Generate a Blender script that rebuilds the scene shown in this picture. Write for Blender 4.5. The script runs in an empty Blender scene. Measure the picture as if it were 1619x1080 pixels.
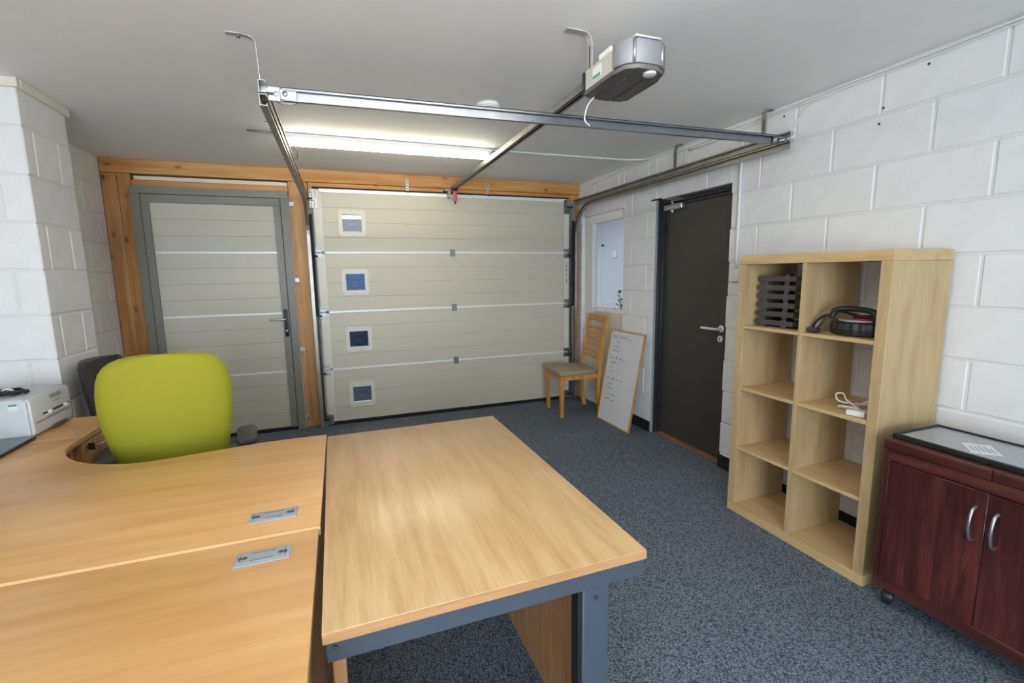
import bpy, bmesh, math, random
from mathutils import Vector, Matrix
random.seed(7)
PI = math.pi
scene = bpy.context.scene
COL = scene.collection
# ------------------------------------------------------------------ camera
R, D, L, H = 2.5015, 4.6782, -1.6886, 2.3435          # right wall x, garage wall y, left wall x, ceiling z
REAR = -2.6
CAM_Z, YAW, PITCH, ROLL, FPX = 1.402, 0.3498, -0.1433, -0.0152, 743.4
fw = Vector((math.sin(YAW)*math.cos(PITCH), math.cos(YAW)*math.cos(PITCH), math.sin(PITCH)))
rt = Vector((math.cos(YAW), -math.sin(YAW), 0)); up = rt.cross(fw)
c_, s_ = math.cos(ROLL), math.sin(ROLL)
rt2, up2 = rt*c_+up*s_, -rt*s_+up*c_
cd = bpy.data.cameras.new('camera'); cam = bpy.data.objects.new('camera', cd); COL.objects.link(cam)
cd.sensor_width = 36; cd.lens = FPX/1619*36; cd.clip_start = .02
cam.matrix_world = Matrix(((rt2.x, up2.x, -fw.x, 0), (rt2.y, up2.y, -fw.y, 0), (rt2.z, up2.z, -fw.z, CAM_Z), (0, 0, 0, 1)))
scene.camera = cam
# ------------------------------------------------------------------ world, daylight, exposure
w = bpy.data.worlds.new('sky'); scene.world = w; w.use_nodes = True
bg = w.node_tree.nodes['Background']; bg.inputs[0].default_value = (.80, .90, 1.0, 1); bg.inputs[1].default_value = 3.0
def area(name, loc, rot, sx, sy, power, col):
    ld = bpy.data.lights.new(name, 'AREA'); ld.shape = 'RECTANGLE'; ld.size = sx; ld.size_y = sy; ld.energy = power; ld.color = col
    o = bpy.data.objects.new(name, ld); COL.objects.link(o); o.location = loc; o.rotation_euler = rot; return o
# daylight entering through the wide window in the rear wall (window_2)
area('window_daylight', (-.55, REAR+.01, 1.25), (-PI/2, 0, PI), 1.9, 1.5, 132, (.77, .88, 1.0))
scene.cycles.diffuse_bounces = 10; scene.cycles.max_bounces = 16; scene.cycles.transparent_max_bounces = 12
scene.view_settings.view_transform = 'Standard'; scene.view_settings.look = 'None'
scene.view_settings.exposure = 0.03; scene.view_settings.gamma = 1.0; scene.view_settings.use_curve_mapping = False

# ------------------------------------------------------------------ materials
def lin(c):
    return tuple(((v/255)/12.92 if v/255 <= .04045 else ((v/255+.055)/1.055)**2.4) for v in c) + (1,)
def new_mat(name):
    m = bpy.data.materials.new(name); m.use_nodes = True; nt = m.node_tree
    return m, nt, nt.nodes['Principled BSDF']
def noise(nt, scale, detail=4, vec=None, rough=.55):
    n = nt.nodes.new('ShaderNodeTexNoise'); n.inputs['Scale'].default_value = scale; n.inputs['Detail'].default_value = detail
    n.inputs['Roughness'].default_value = rough
    if vec is not None: nt.links.new(vec, n.inputs['Vector'])
    return n
def coords(nt, sc=(1, 1, 1), rot=(0, 0, 0)):
    tc = nt.nodes.new('ShaderNodeTexCoord'); mp = nt.nodes.new('ShaderNodeMapping')
    mp.inputs['Scale'].default_value = sc; mp.inputs['Rotation'].default_value = rot
    nt.links.new(tc.outputs['Object'], mp.inputs['Vector']); return mp.outputs['Vector']
def ramp(nt, fac, stops):
    r = nt.nodes.new('ShaderNodeValToRGB'); e = r.color_ramp.elements
    while len(e) > len(stops): e.remove(e[-1])
    while len(e) < len(stops): e.new(.5)
    for i, (p, c) in enumerate(stops): e[i].position = p; e[i].color = c
    nt.links.new(fac, r.inputs['Fac']); return r.outputs['Color']
def bump(nt, bsdf, height, strength=.2, dist=.01):
    b = nt.nodes.new('ShaderNodeBump'); b.inputs['Strength'].default_value = strength; b.inputs['Distance'].default_value = dist
    nt.links.new(height, b.inputs['Height']); nt.links.new(b.outputs['Normal'], bsdf.inputs['Normal'])
def plain(name, col, rough=.5, metal=0, var=.06, bmp=0, bscale=60, spec=.5):
    m, nt, b = new_mat(name); c = lin(col); v = coords(nt)
    n = noise(nt, 9, 3, v)
    lo = tuple(x*(1-var) for x in c[:3])+(1,); hi = tuple(min(1, x*(1+var)) for x in c[:3])+(1,)
    nt.links.new(ramp(nt, n.outputs['Fac'], [(.3, lo), (.7, hi)]), b.inputs['Base Color'])
    b.inputs['Roughness'].default_value = rough; b.inputs['Metallic'].default_value = metal; b.inputs['Specular IOR Level'].default_value = spec
    if bmp:
        n2 = noise(nt, bscale, 5, v); bump(nt, b, n2.outputs['Fac'], bmp, .004)
    return m
def wood(name, dark, mid, light, axis, stretch=14, scale=1.6, rough=.35, knots=False, fine=1.0, spec=.5):
    """grain runs along axis (0,1,2) in object space"""
    m, nt, b = new_mat(name)
    sc = [stretch]*3; sc[axis] = 1.0
    v = coords(nt, sc)
    n1 = noise(nt, scale, 5, v, .6)
    sc2 = [stretch*9]*3; sc2[axis] = 2.5
    n2 = noise(nt, scale*1.3, 3, coords(nt, sc2), .6)
    mx = nt.nodes.new('ShaderNodeMath'); mx.operation = 'MULTIPLY_ADD'; mx.inputs[1].default_value = .45*fine
    nt.links.new(n2.outputs['Fac'], mx.inputs[0])
    sb = nt.nodes.new('ShaderNodeMath'); sb.operation = 'SUBTRACT'; sb.inputs[1].default_value = .22*fine
    nt.links.new(n1.outputs['Fac'], sb.inputs[0]); nt.links.new(sb.outputs[0], mx.inputs[2])
    col = ramp(nt, mx.outputs[0], [(.25, lin(dark)), (.5, lin(mid)), (.75, lin(light))])
    if knots:
        sck = [10]*3; sck[axis] = 5.0
        vo = nt.nodes.new('ShaderNodeTexVoronoi'); vo.inputs['Scale'].default_value = 1.0
        nt.links.new(coords(nt, sck), vo.inputs['Vector'])
        kr = ramp(nt, vo.outputs['Distance'], [(.02, (.9, .9, .9, 1)), (.20, (0, 0, 0, 1))])
        mix = nt.nodes.new('ShaderNodeMixRGB'); mix.blend_type = 'MIX'
        nt.links.new(kr, mix.inputs[0]); nt.links.new(col, mix.inputs[1]); mix.inputs[2].default_value = lin((84, 50, 24)); col = mix.outputs[0]
    nt.links.new(col, b.inputs['Base Color']); b.inputs['Roughness'].default_value = rough; b.inputs['Specular IOR Level'].default_value = spec
    bump(nt, b, n2.outputs['Fac'], .06, .003)
    return m
def emit(name, col, strength):
    m, nt, b = new_mat(name); b.inputs['Base Color'].default_value = (.8, .8, .8, 1)
    b.inputs['Emission Color'].default_value = col; b.inputs['Emission Strength'].default_value = strength; return m
def glass(name, tint=(1, 1, 1), refl=1.45, rough=0.0):
    m, nt, b = new_mat(name); nt.nodes.remove(b)
    tr = nt.nodes.new('ShaderNodeBsdfTransparent'); tr.inputs[0].default_value = tint+(1,)
    gl = nt.nodes.new('ShaderNodeBsdfGlossy'); gl.inputs['Roughness'].default_value = rough
    lw = nt.nodes.new('ShaderNodeLayerWeight'); lw.inputs[0].default_value = .5
    pw = nt.nodes.new('ShaderNodeMath'); pw.operation = 'POWER'; pw.inputs[1].default_value = 5.0; nt.links.new(lw.outputs['Facing'], pw.inputs[0])
    fr = nt.nodes.new('ShaderNodeMath'); fr.operation = 'MULTIPLY_ADD'; fr.inputs[1].default_value = .9; fr.inputs[2].default_value = .04*(refl-1)/.45; nt.links.new(pw.outputs[0], fr.inputs[0])
    mx = nt.nodes.new('ShaderNodeMixShader'); nt.links.new(fr.outputs[0], mx.inputs[0])
    nt.links.new(tr.outputs[0], mx.inputs[1]); nt.links.new(gl.outputs[0], mx.inputs[2])
    nt.links.new(mx.outputs[0], nt.nodes['Material Output'].inputs[0]); return m

M = {}
M['block'] = plain('painted_block', (226, 226, 225), .6, var=.03, bmp=.35, bscale=75)
M['mortar'] = plain('painted_mortar', (218, 218, 217), .7, var=.03, bmp=.3, bscale=90)
M['ceiling'] = plain('ceiling_paint', (242, 242, 241), .75, var=.015, bmp=.08, bscale=40)
M['white'] = plain('white_paint', (236, 236, 233), .4, var=.02)
M['whiteplastic'] = plain('white_plastic', (225, 226, 224), .35, var=.02)
M['cream'] = plain('cream_trim', (222, 217, 203), .5, var=.03)
M['pine_x'] = wood('pine_along_x', (170, 112, 54), (200, 146, 82), (216, 170, 108), 0, 12, 1.4, .55, True)
M['pine_z'] = wood('pine_along_z', (160, 108, 60), (190, 140, 86), (208, 164, 112), 2, 12, 1.4, .55, True)
M['beech_x'] = wood('beech_along_x', (188, 138, 80), (201, 154, 96), (211, 167, 111), 0, 9, 2.2, .36, fine=.7)
M['oak_y'] = wood('oak_along_y', (172, 136, 90), (188, 154, 108), (202, 170, 126), 1, 11, 2.4, .28)
M['oak_z'] = wood('oak_along_z', (168, 122, 76), (188, 142, 94), (202, 160, 112), 2, 11, 2.4, .45)
M['beech_z'] = wood('beech_along_z', (178, 128, 78), (194, 146, 94), (206, 160, 108), 2, 9, 2.2, .42, fine=.7)
M['edge'] = wood('beech_edge', (206, 164, 112), (220, 180, 128), (230, 192, 142), 0, 9, 2.2, .4)
M['edge_oak'] = wood('oak_edge_band', (176, 126, 80), (192, 144, 96), (204, 160, 114), 0, 9, 2.2, .4)
M['birch_z_shaded'] = wood('birch_along_z_shaded', (166, 140, 98), (184, 159, 115), (195, 171, 128), 2, 7, 2.6, .42, fine=.6)  # same birch made darker: shade on side and inner panels put into the colour
M['birch_y'] = wood('birch_along_y', (178, 148, 100), (196, 168, 118), (206, 180, 132), 1, 7, 2.6, .42, fine=.6)
M['mahog_z'] = wood('mahogany_along_z', (34, 17, 18), (68, 31, 30), (106, 52, 45), 2, 10, 2.2, .3)
M['mahog_y'] = wood('mahogany_along_y', (48, 24, 21), (72, 36, 31), (92, 49, 42), 1, 13, 2.0, .3)
M['chairwood'] = wood('honey_beech', (172, 112, 48), (198, 140, 68), (214, 160, 90), 2, 10, 3, .4)
M['steel'] = plain('galvanised_steel', (150, 155, 160), .42, 1.0, var=.12)
M['steel_dull'] = plain('dull_galvanised_steel', (160, 160, 154), .42, .9, var=.15)
M['steel_white'] = plain('bright_zinc', (196, 198, 200), .5, .6, var=.05)
M['darkmetal'] = plain('dark_metal', (52, 54, 56), .45, .6, var=.1)
M['black'] = plain('black_plastic', (26, 26, 27), .45, var=.1)
M['rubber'] = plain('black_rubber', (22, 22, 23), .8, var=.1)
M['frame_grey'] = plain('grey_powder_coat', (128, 127, 118), .45, var=.02)
M['panel'] = plain('door_sheet_metal', (198, 193, 177), .48, var=.015, bmp=.06, bscale=120)
M['panel2'] = plain('side_door_sheet_metal', (196, 193, 179), .48, var=.015, bmp=.06, bscale=120)
M['stile'] = plain('door_end_stile', (214, 212, 202), .45, var=.02)
M['alu'] = plain('white_aluminium_strip', (232, 234, 236), .35, .1, var=.01)
M['deskgrey'] = plain('grey_desk_steel', (76, 85, 95), .42, .1, var=.02)
M['gromm'] = plain('grey_port_plastic', (146, 153, 158), .4, var=.03)
M['slotdark'] = plain('dark_slot', (60, 64, 68), .6)
M['lime'] = None
M['reveal'] = plain('blue_grey_reveal_paint', (150, 158, 166), .5, var=.04)
M['blackdoor'] = plain('black_door_paint', (60, 57, 52), .42, var=.04, bmp=.04, bscale=30)
M['doorframe'] = plain('black_frame_paint', (42, 44, 48), .38, var=.05)
M['fabric'] = plain('beige_seat_fabric', (152, 144, 120), .9, var=.06, bmp=.3, bscale=220)
M['leather'] = plain('black_leather', (40, 40, 42), .42, var=.08, bmp=.15, bscale=160)
M['darkfabric'] = plain('dark_grey_plastic', (66, 68, 66), .55, var=.05)
M['printer'] = plain('grey_printer_plastic', (186, 192, 196), .45, var=.02)
M['printer_f'] = plain('pale_printer_front', (196, 198, 196), .45, var=.02)
M['paper'] = plain('paper', (214, 218, 222), .8, var=.02)
M['green'] = plain('green_print', (84, 150, 98), .6)
M['red'] = plain('red_plastic', (206, 78, 80), .45, var=.05)
M['redbox'] = plain('red_box_plastic', (170, 28, 34), .4, var=.05)
M['opener'] = plain('beige_grey_opener', (186, 182, 172), .4, var=.02)
M['opener_cap'] = plain('silver_grey_cap', (112, 115, 121), .5, .1, var=.03)
M['opener_bot'] = plain('dark_grey_opener', (86, 84, 80), .5, var=.03)
M['lens'] = plain('lamp_lens', (220, 222, 220), .2)
M['board'] = plain('whiteboard_enamel', (208, 208, 212), .25, var=.01)
M['ink'] = plain('marker_ink', (84, 82, 92), .7)
M['traybl'] = plain('charcoal_tray_plastic', (70, 66, 66), .45, var=.05)
M['glassboard'] = plain('grey_framed_sheet', (148, 156, 160), .12, var=.03)
M['silver'] = plain('brushed_silver', (176, 178, 182), .3, .9, var=.04)
M['screw'] = plain('screw_head', (70, 66, 60), .5, .6)
M['leaf'] = plain('plant_leaf', (56, 84, 52), .5, var=.2)
M['threshold'] = wood('worn_threshold', (120, 78, 44), (150, 100, 60), (170, 122, 80), 1, 10, 3, .6)
M['bluewall'] = plain('pale_blue_wall', (198, 201, 206), .6, var=.02)
M['outwall'] = plain('blue_grey_render', (92, 108, 138), .8, var=.15)
M['outroof'] = plain('grey_brown_tiles', (112, 104, 98), .8, var=.2)
M['yardwall'] = plain('dark_blue_brick', (40, 48, 66), .8, var=.2)
M['tarmac'] = plain('dark_tarmac', (22, 25, 32), .9, var=.2)
M['pane'] = glass('clear_pane')
M['pane_tint'] = glass('tinted_acrylic_pane', (.62, .68, .78), 1.3)
M['fill_tube'] = emit('added_fill_tube', (1.0, .965, .90, 1), 58.0)
M['tube'] = emit('fluorescent_tube', (1.0, .90, .70, 1), 27.0)

def lime_mat():
    m, nt, b = new_mat('lime_mesh_fabric'); v = coords(nt)
    wv = nt.nodes.new('ShaderNodeTexWave'); wv.bands_direction = 'Z'; wv.inputs['Scale'].default_value = 95; wv.inputs['Distortion'].default_value = .6
    wv.inputs['Detail'].default_value = 1; nt.links.new(v, wv.inputs['Vector'])
    nt.links.new(ramp(nt, wv.outputs['Fac'], [(.1, lin((138, 138, 22))), (.6, lin((158, 156, 32)))]), b.inputs['Base Color'])
    b.inputs['Roughness'].default_value = .8; bump(nt, b, wv.outputs['Fac'], .18, .002); return m
M['lime'] = lime_mat()
def carpet_mat():
    m, nt, b = new_mat('loop_pile_carpet'); v = coords(nt)
    vo = nt.nodes.new('ShaderNodeTexVoronoi'); vo.inputs['Scale'].default_value = 150; vo.inputs['Randomness'].default_value = .55
    nt.links.new(coords(nt, (1.0, .72, 1), (0, 0, .18)), vo.inputs['Vector'])
    n = noise(nt, 2.2, 4, v); n2 = noise(nt, 210, 2, v)
    base = ramp(nt, vo.outputs['Distance'], [(.0, lin((172, 183, 194))), (.42, lin((118, 129, 140))), (.8, lin((40, 46, 54)))])
    mix = nt.nodes.new('ShaderNodeMixRGB'); mix.blend_type = 'MULTIPLY'; mix.inputs[0].default_value = .8
    nt.links.new(base, mix.inputs[1]); nt.links.new(ramp(nt, n2.outputs['Fac'], [(.3, (.45, .45, .47, 1)), (.65, (1, 1, 1, 1))]), mix.inputs[2])
    mix2 = nt.nodes.new('ShaderNodeMixRGB'); mix2.blend_type = 'MULTIPLY'; mix2.inputs[0].default_value = .5
    nt.links.new(mix.outputs[0], mix2.inputs[1]); nt.links.new(ramp(nt, n.outputs['Fac'], [(.3, (.78, .78, .78, 1)), (.7, (1, 1, 1, 1))]), mix2.inputs[2])
    nt.links.new(mix2.outputs[0], b.inputs['Base Color']); b.inputs['Roughness'].default_value = .95; b.inputs['Specular IOR Level'].default_value = .15
    bump(nt, b, vo.outputs['Distance'], -.7, .006); return m
M['carpet'] = carpet_mat()

# ------------------------------------------------------------------ geometry helpers
def merge(bm, t):
    me = bpy.data.meshes.new('tmp'); t.to_mesh(me); bm.from_mesh(me); bpy.data.meshes.remove(me); t.free()
def box(bm, x0, x1, y0, y1, z0, z1, bev=0, seg=1, mtx=None):
    t = bmesh.new(); bmesh.ops.create_cube(t, size=1)
    bmesh.ops.scale(t, vec=(abs(x1-x0), abs(y1-y0), abs(z1-z0)), verts=t.verts)
    bmesh.ops.translate(t, vec=((x0+x1)/2, (y0+y1)/2, (z0+z1)/2), verts=t.verts)
    if bev: bmesh.ops.bevel(t, geom=list(t.edges), offset=bev, segments=seg, profile=.5, affect='EDGES')
    if mtx is not None: bmesh.ops.transform(t, matrix=mtx, verts=t.verts)
    merge(bm, t); return bm
def B(*a, **k): return box(bmesh.new(), *a, **k)
def tube(bm, pts, r, seg=8, closed=False):
    pts = [Vector(p) for p in pts]; n = len(pts); rings = []
    d0 = (pts[1]-pts[0]).normalized(); a = Vector((0, 0, 1)) if abs(d0.z) < .9 else Vector((1, 0, 0)); nrm = d0.cross(a).normalized()
    for i in range(n):
        if closed: d = (pts[(i+1) % n]-pts[i-1]).normalized()
        elif i == 0: d = d0
        elif i == n-1: d = (pts[-1]-pts[-2]).normalized()
        else: d = ((pts[i+1]-pts[i]).normalized()+(pts[i]-pts[i-1]).normalized()).normalized()
        nrm = (nrm-d*nrm.dot(d)).normalized(); bi = d.cross(nrm)
        rr = r[i] if isinstance(r, (list, tuple)) else r
        rings.append([bm.verts.new(pts[i]+(nrm*math.cos(2*PI*k/seg)+bi*math.sin(2*PI*k/seg))*rr) for k in range(seg)])
    m = n if closed else n-1
    for i in range(m):
        A, Bq = rings[i], rings[(i+1) % n]
        for k in range(seg): bm.faces.new((A[k], A[(k+1) % seg], Bq[(k+1) % seg], Bq[k]))
    if not closed: bm.faces.new(rings[0][::-1]); bm.faces.new(rings[-1])
    return bm
def T(*a, **k): return tube(bmesh.new(), *a, **k)
def smooth_path(pts, n=6):
    P = [Vector(p) for p in pts]; P = [P[0]*2-P[1]]+P+[P[-1]*2-P[-2]]; out = []
    for i in range(1, len(P)-2):
        for k in range(n):
            t = k/n; a, b, c, d = P[i-1], P[i], P[i+1], P[i+2]
            out.append(.5*((2*b)+(c-a)*t+(2*a-5*b+4*c-d)*t*t+(3*b-a-3*c+d)*t**3))
    out.append(P[-2]); return out
def prism(bm, poly, z0, z1, bev=0, mtx=None):
    t = bmesh.new(); a = [t.verts.new((x, y, z0)) for x, y in poly]; b = [t.verts.new((x, y, z1)) for x, y in poly]; n = len(poly)
    t.faces.new(a[::-1]); t.faces.new(b)
    for i in range(n): t.faces.new((a[i], a[(i+1) % n], b[(i+1) % n], b[i]))
    bmesh.ops.recalc_face_normals(t, faces=t.faces)
    if bev:
        e = [e for e in t.edges if abs(e.verts[0].co.z-e.verts[1].co.z) < 1e-6]
        bmesh.ops.bevel(t, geom=e, offset=bev, segments=2, profile=.5, affect='EDGES')
    if mtx is not None: bmesh.ops.transform(t, matrix=mtx, verts=t.verts)
    merge(bm, t); return bm
def PR(*a, **k): return prism(bmesh.new(), *a, **k)
def lathe(bm, prof, seg=24, at=(0, 0, 0), mtx=None):
    t = bmesh.new(); rings = []
    for r, z in prof: rings.append([t.verts.new((r*math.cos(2*PI*k/seg), r*math.sin(2*PI*k/seg), z)) for k in range(seg)])
    for A, Bq in zip(rings, rings[1:]):
        for k in range(seg): t.faces.new((A[k], A[(k+1) % seg], Bq[(k+1) % seg], Bq[k]))
    t.faces.new(rings[0][::-1]); t.faces.new(rings[-1])
    if mtx is not None: bmesh.ops.transform(t, matrix=mtx, verts=t.verts)
    bmesh.ops.translate(t, vec=at, verts=t.verts); bmesh.ops.recalc_face_normals(t, faces=t.faces)
    merge(bm, t); return bm
def LA(*a, **k): return lathe(bmesh.new(), *a, **k)
def sweep_yz(bm, prof, path, x):
    """profile (lateral x, normal v) swept along a path of (y, z)"""
    rings = []; n = len(path)
    for i, (y, z) in enumerate(path):
        a = path[max(0, i-1)]; b = path[min(n-1, i+1)]; d = Vector((b[0]-a[0], b[1]-a[1])).normalized(); nv = Vector((-d.y, d.x))
        rings.append([bm.verts.new((x+u, y+nv.x*v, z+nv.y*v)) for u, v in prof])
    m = len(prof)
    for A, Bq in zip(rings, rings[1:]):
        for k in range(m): bm.faces.new((A[k], A[(k+1) % m], Bq[(k+1) % m], Bq[k]))
    bm.faces.new(rings[0][::-1]); bm.faces.new(rings[-1]); bmesh.ops.recalc_face_normals(bm, faces=bm.faces); return bm
def world_of(o):
    m = Matrix(); chain = []
    while o is not None: chain.append(o); o = o.parent
    for o in reversed(chain): m = m @ o.matrix_basis
    return m
def obj(name, bm, mat, parent=None, smooth=True, local=False, angle=40):
    """links a bmesh (world coordinates unless local) as one mesh object"""
    if parent is not None and not local: bm.transform(world_of(parent).inverted())
    if smooth:
        for f in bm.faces: f.smooth = True
        for e in bm.edges:
            if len(e.link_faces) == 2 and e.calc_face_angle(0) > math.radians(angle): e.smooth = False
    me = bpy.data.meshes.new(name); bm.to_mesh(me); bm.free(); me.materials.append(M[mat] if isinstance(mat, str) else mat)
    o = bpy.data.objects.new(name, me); COL.objects.link(o)
    if parent is not None: o.parent = parent
    return o
def tag(o, label, cat, group=None, kind=None):
    o['label'] = label; o['category'] = cat
    if group: o['group'] = group
    if kind: o['kind'] = kind
    return o
def thing(name, label, cat, loc=(0, 0, 0), rotz=0, group=None, kind=None):
    o = bpy.data.objects.new(name, None); COL.objects.link(o); o.location = loc; o.rotation_euler = (0, 0, rotz); o.empty_display_size = .1
    return tag(o, label, cat, group, kind)
def struct(name, bm, mat, label, cat, smooth=False): return tag(obj(name, bm, mat, smooth=smooth), label, cat, kind='structure')
def copy_tree(o, parent=None):
    c = o.copy(); COL.objects.link(c); c.parent = parent
    for ch in list(o.children): copy_tree(ch, c)
    return c

# ------------------------------------------------------------------ room shell
struct('floor', B(L-.2, R+1.6, REAR-.1, D+.12, -.1, 0), 'carpet', 'dark blue grey loop pile carpet floor', 'carpet')
struct('ceiling', B(L-.2, R+.12, REAR-.1, D+.25, H, H+.1), 'ceiling', 'flat painted pale grey ceiling', 'ceiling')
DY0, DY1, DZT = 2.541, 3.34, 1.98          # right-wall door opening
WY0, WY1, WZT = 3.808, 4.605, 1.985        # glazed former doorway
wr = bmesh.new(); g = .009
for (ya, yb, za, zb) in [(REAR-.1, DY0-g, 0, H), (DY0-g, DY1+g, DZT+g, H), (DY1+g, WY0-g, 0, H), (WY0-g, WY1+g, WZT+g, H), (WY1+g, D+.1, 0, H)]:
    box(wr, R+.0045, R+.1, ya, yb, za, zb)
wall_r = struct('wall_right', wr, 'mortar', 'white painted concrete block wall behind the bookcase', 'wall')
BLK = {}
def block_mesh(w_, h_, d_):
    """front face towards -x, chamfered front edges"""
    k = (round(w_, 3), round(h_, 3), round(d_, 3))
    if k in BLK: return BLK[k]
    c = .0045; a, b = w_/2, h_/2
    vs = [(0, -a+c, -b+c), (0, a-c, -b+c), (0, a-c, b-c), (0, -a+c, b-c), (c, -a, -b), (c, a, -b), (c, a, b), (c, -a, b), (d_, -a, -b), (d_, a, -b), (d_, a, b), (d_, -a, b)]
    fs = [(0, 3, 2, 1), (0, 1, 5, 4), (1, 2, 6, 5), (2, 3, 7, 6), (3, 0, 4, 7), (4, 5, 9, 8), (5, 6, 10, 9), (6, 7, 11, 10), (7, 4, 8, 11), (8, 9, 10, 11)]
    me = bpy.data.meshes.new('block'); me.from_pydata(vs, [], fs); me.materials.append(M['block']); BLK[k] = me; return me
def put_block(parent, org, ang, u0, u1, z0, z1, d_):
    """block whose face spans u0..u1 along the wall; ang turns the -x facing block mesh"""
    if u1-u0 < .02 or z1-z0 < .02: return
    o = bpy.data.objects.new('block', block_mesh(u1-u0, z1-z0, d_)); COL.objects.link(o); o.parent = parent
    m = Matrix.Rotation(ang, 4, 'Z'); c = m @ Vector((0, (u0+u1)/2, 0)); j = random.uniform(-.0012, .0012)
    n = m @ Vector((1, 0, 0))
    o.location = Vector(org)+c+Vector((0, 0, (z0+z1)/2))+n*j; o.rotation_euler = (0, 0, ang)
JZ = [2.131-.225*k for k in range(-1, 11)]
J = .005
rows = []
for k in range(len(JZ)-1):
    zt, zb = min(JZ[k], H)-(J if JZ[k] < H else 0), max(JZ[k+1], 0)+J
    if zt-zb > .02: rows.append((k, zb, zt))
def split_open(u0, u1, z0, z1, openings):
    cuts = sorted({u0, u1} | {e for o in openings for e in o[:2] if u0 < e < u1})
    for a, b in zip(cuts, cuts[1:]):
        zz = z0; mid = (a+b)/2
        for oa, ob, oz in openings:
            if oa < mid < ob: zz = max(zz, oz)
        if z1-zz > .02: yield a, b, zz, z1
for k, zb, zt in rows:
    y = (2.085 if k % 2 == 0 else 1.86)-.453*9
    while y < D:
        a, b = max(y+J, REAR), min(y+.453-J, D)
        if b > .2:
            for (p0, p1, q0, q1) in split_open(max(a, -.2), b, zb, zt, [(DY0, DY1, DZT), (WY0, WY1, WZT)]):
                put_block(wall_r, (R, 0, 0), 0, p0, p1, q0, q1, .095)
        y += .453
# left wall and pillar
wl = bmesh.new(); box(wl, L-.1, L-.0045, REAR-.1, D+.1, 0, H)
wall_l = struct('wall_left', wl, 'mortar', 'white painted block wall beside the side door', 'wall')
for k, zb, zt in rows:
    y = (4.575 if k % 2 == 0 else 4.35)
    for (a, b) in [(y, D), (y-.45, y), (3.3, y-.45)]:
        put_block(wall_l, (L, 0, 0), PI, -b+J, -a-J, zb, zt, .06)
PX, PY0, PY1 = -1.36, 3.0, 3.43
wp = bmesh.new(); box(wp, L-.0, PX-.0045, PY0+.0045, PY1-.0045, 0, H)
wall_p = struct('wall_pillar', wp, 'mortar', 'white painted block pillar behind the printer', 'pillar')
for k, zb, zt in rows:
    side = [(PY0, PY1)] if k % 2 == 0 else [(PY0, 3.078), (3.078, 3.30), (3.30, PY1)]
    front = [(L, -1.478), (-1.478, PX)] if k % 2 == 0 else [(L, PX)]
    for i, (a, b) in enumerate(side): put_block(wall_p, (PX, 0, 0), PI, -b+(J if b < PY1 else 0), -a-(J if a > PY0 else 0), zb, zt, .05)
    for a, b in front: put_block(wall_p, (0, PY0, 0), PI/2, -b+(J if b < PX else 0), -a-(J if a > L else 0), zb, zt, .05)
# note: rotation by 90 deg turns the block front towards -y
tr = struct('trim_1', B(PX-.02, PX+.016, PY0+.016, PY1+.016, 2.299, H-.001, .002), 'cream', 'cream timber trim along pillar side under the ceiling', 'trim')
tr = struct('trim_2', B(L+.002, PX+.014, PY0-.016, PY0+.012, 2.299, H-.001, .002), 'cream', 'cream timber trim across pillar front under the ceiling', 'trim')
# rear wall with the wide window that lets the daylight in
rw = bmesh.new(); WX0, WX1, WZ0, WZ1 = -1.5, .4, .5, 2.0
for a in [(L, WX0, 0, H), (WX1, R, 0, H), (WX0, WX1, 0, WZ0), (WX0, WX1, WZ1, H)]: box(rw, a[0], a[1], REAR-.1, REAR, a[2], a[3])
struct('wall_rear', rw, 'block', 'white painted wall behind the viewer with a wide window', 'wall')
w2 = thing('window_2', 'wide white framed window in the rear wall', 'window', (-.55, REAR-.05, WZ0), kind='structure')
fb = bmesh.new()
for a in [(WX0, WX0+.05, WZ0+.0505, WZ1-.0505), (WX1-.05, WX1, WZ0+.0505, WZ1-.0505), (WX0, WX1, WZ0, WZ0+.05), (WX0, WX1, WZ1-.05, WZ1), (-.57, -.53, WZ0+.0505, WZ1-.0505)]: box(fb, a[0], a[1], REAR-.08, REAR-.03, a[2], a[3])
obj('window_frame', fb, 'white', w2, smooth=False)
for a, b in [(WX0+.05, -.57), (-.53, WX1-.05)]: obj('pane', B(a, b, REAR-.06, REAR-.054, WZ0+.05, WZ1-.05), 'pane', w2, smooth=False)
# timber framing of the garage wall
wb = bmesh.new()
for a in [(L-.1, -1.45, 0, H), (-.42, -.13, 0, H), (2.36, R+.1, 0, H), (L-.1, R+.1, 2.17, H)]: box(wb, a[0], a[1], D+.1, D+.24, a[2], a[3])
wall_b = struct('wall_back', wb, 'mortar', 'wall framed in orange pine timber around the garage doors', 'wall')
def timber(name, x0, x1, z0, z1, mat, y0=D, y1=D+.1): obj(name, B(x0, x1, y0, y1, z0, z1, .003), mat, wall_b)
timber('header_beam', L, R, 2.236, H, 'pine_x')
timber('lintel', -.20, 2.40, 2.165, 2.233, 'pine_x', D+.006)
timber('lintel', -1.497, -.364, 2.140, 2.188, 'pine_x', D+.004)
timber('white_strip', -1.48, -.364, 2.190, 2.222, 'cream', D+.012)
timber('post', L, -1.585, 0, 2.233, 'pine_z', D+.002)
timber('post', -1.583, -1.499, 0, 2.233, 'pine_z', D-.004)
timber('post', -.361, -.205, 0, 2.233, 'pine_z', D+.003)
timber('post', 2.402, R, 0, 2.233, 'pine_z', D+.003)
for x in (-1.665, -1.635, -1.585, -1.545):
    obj('screw', LA([(.005, 0), (.005, .003)], 8, (x, D-.001, 2.205), Matrix.Rotation(PI/2, 4, 'X')), 'screw', wall_b)
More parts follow.
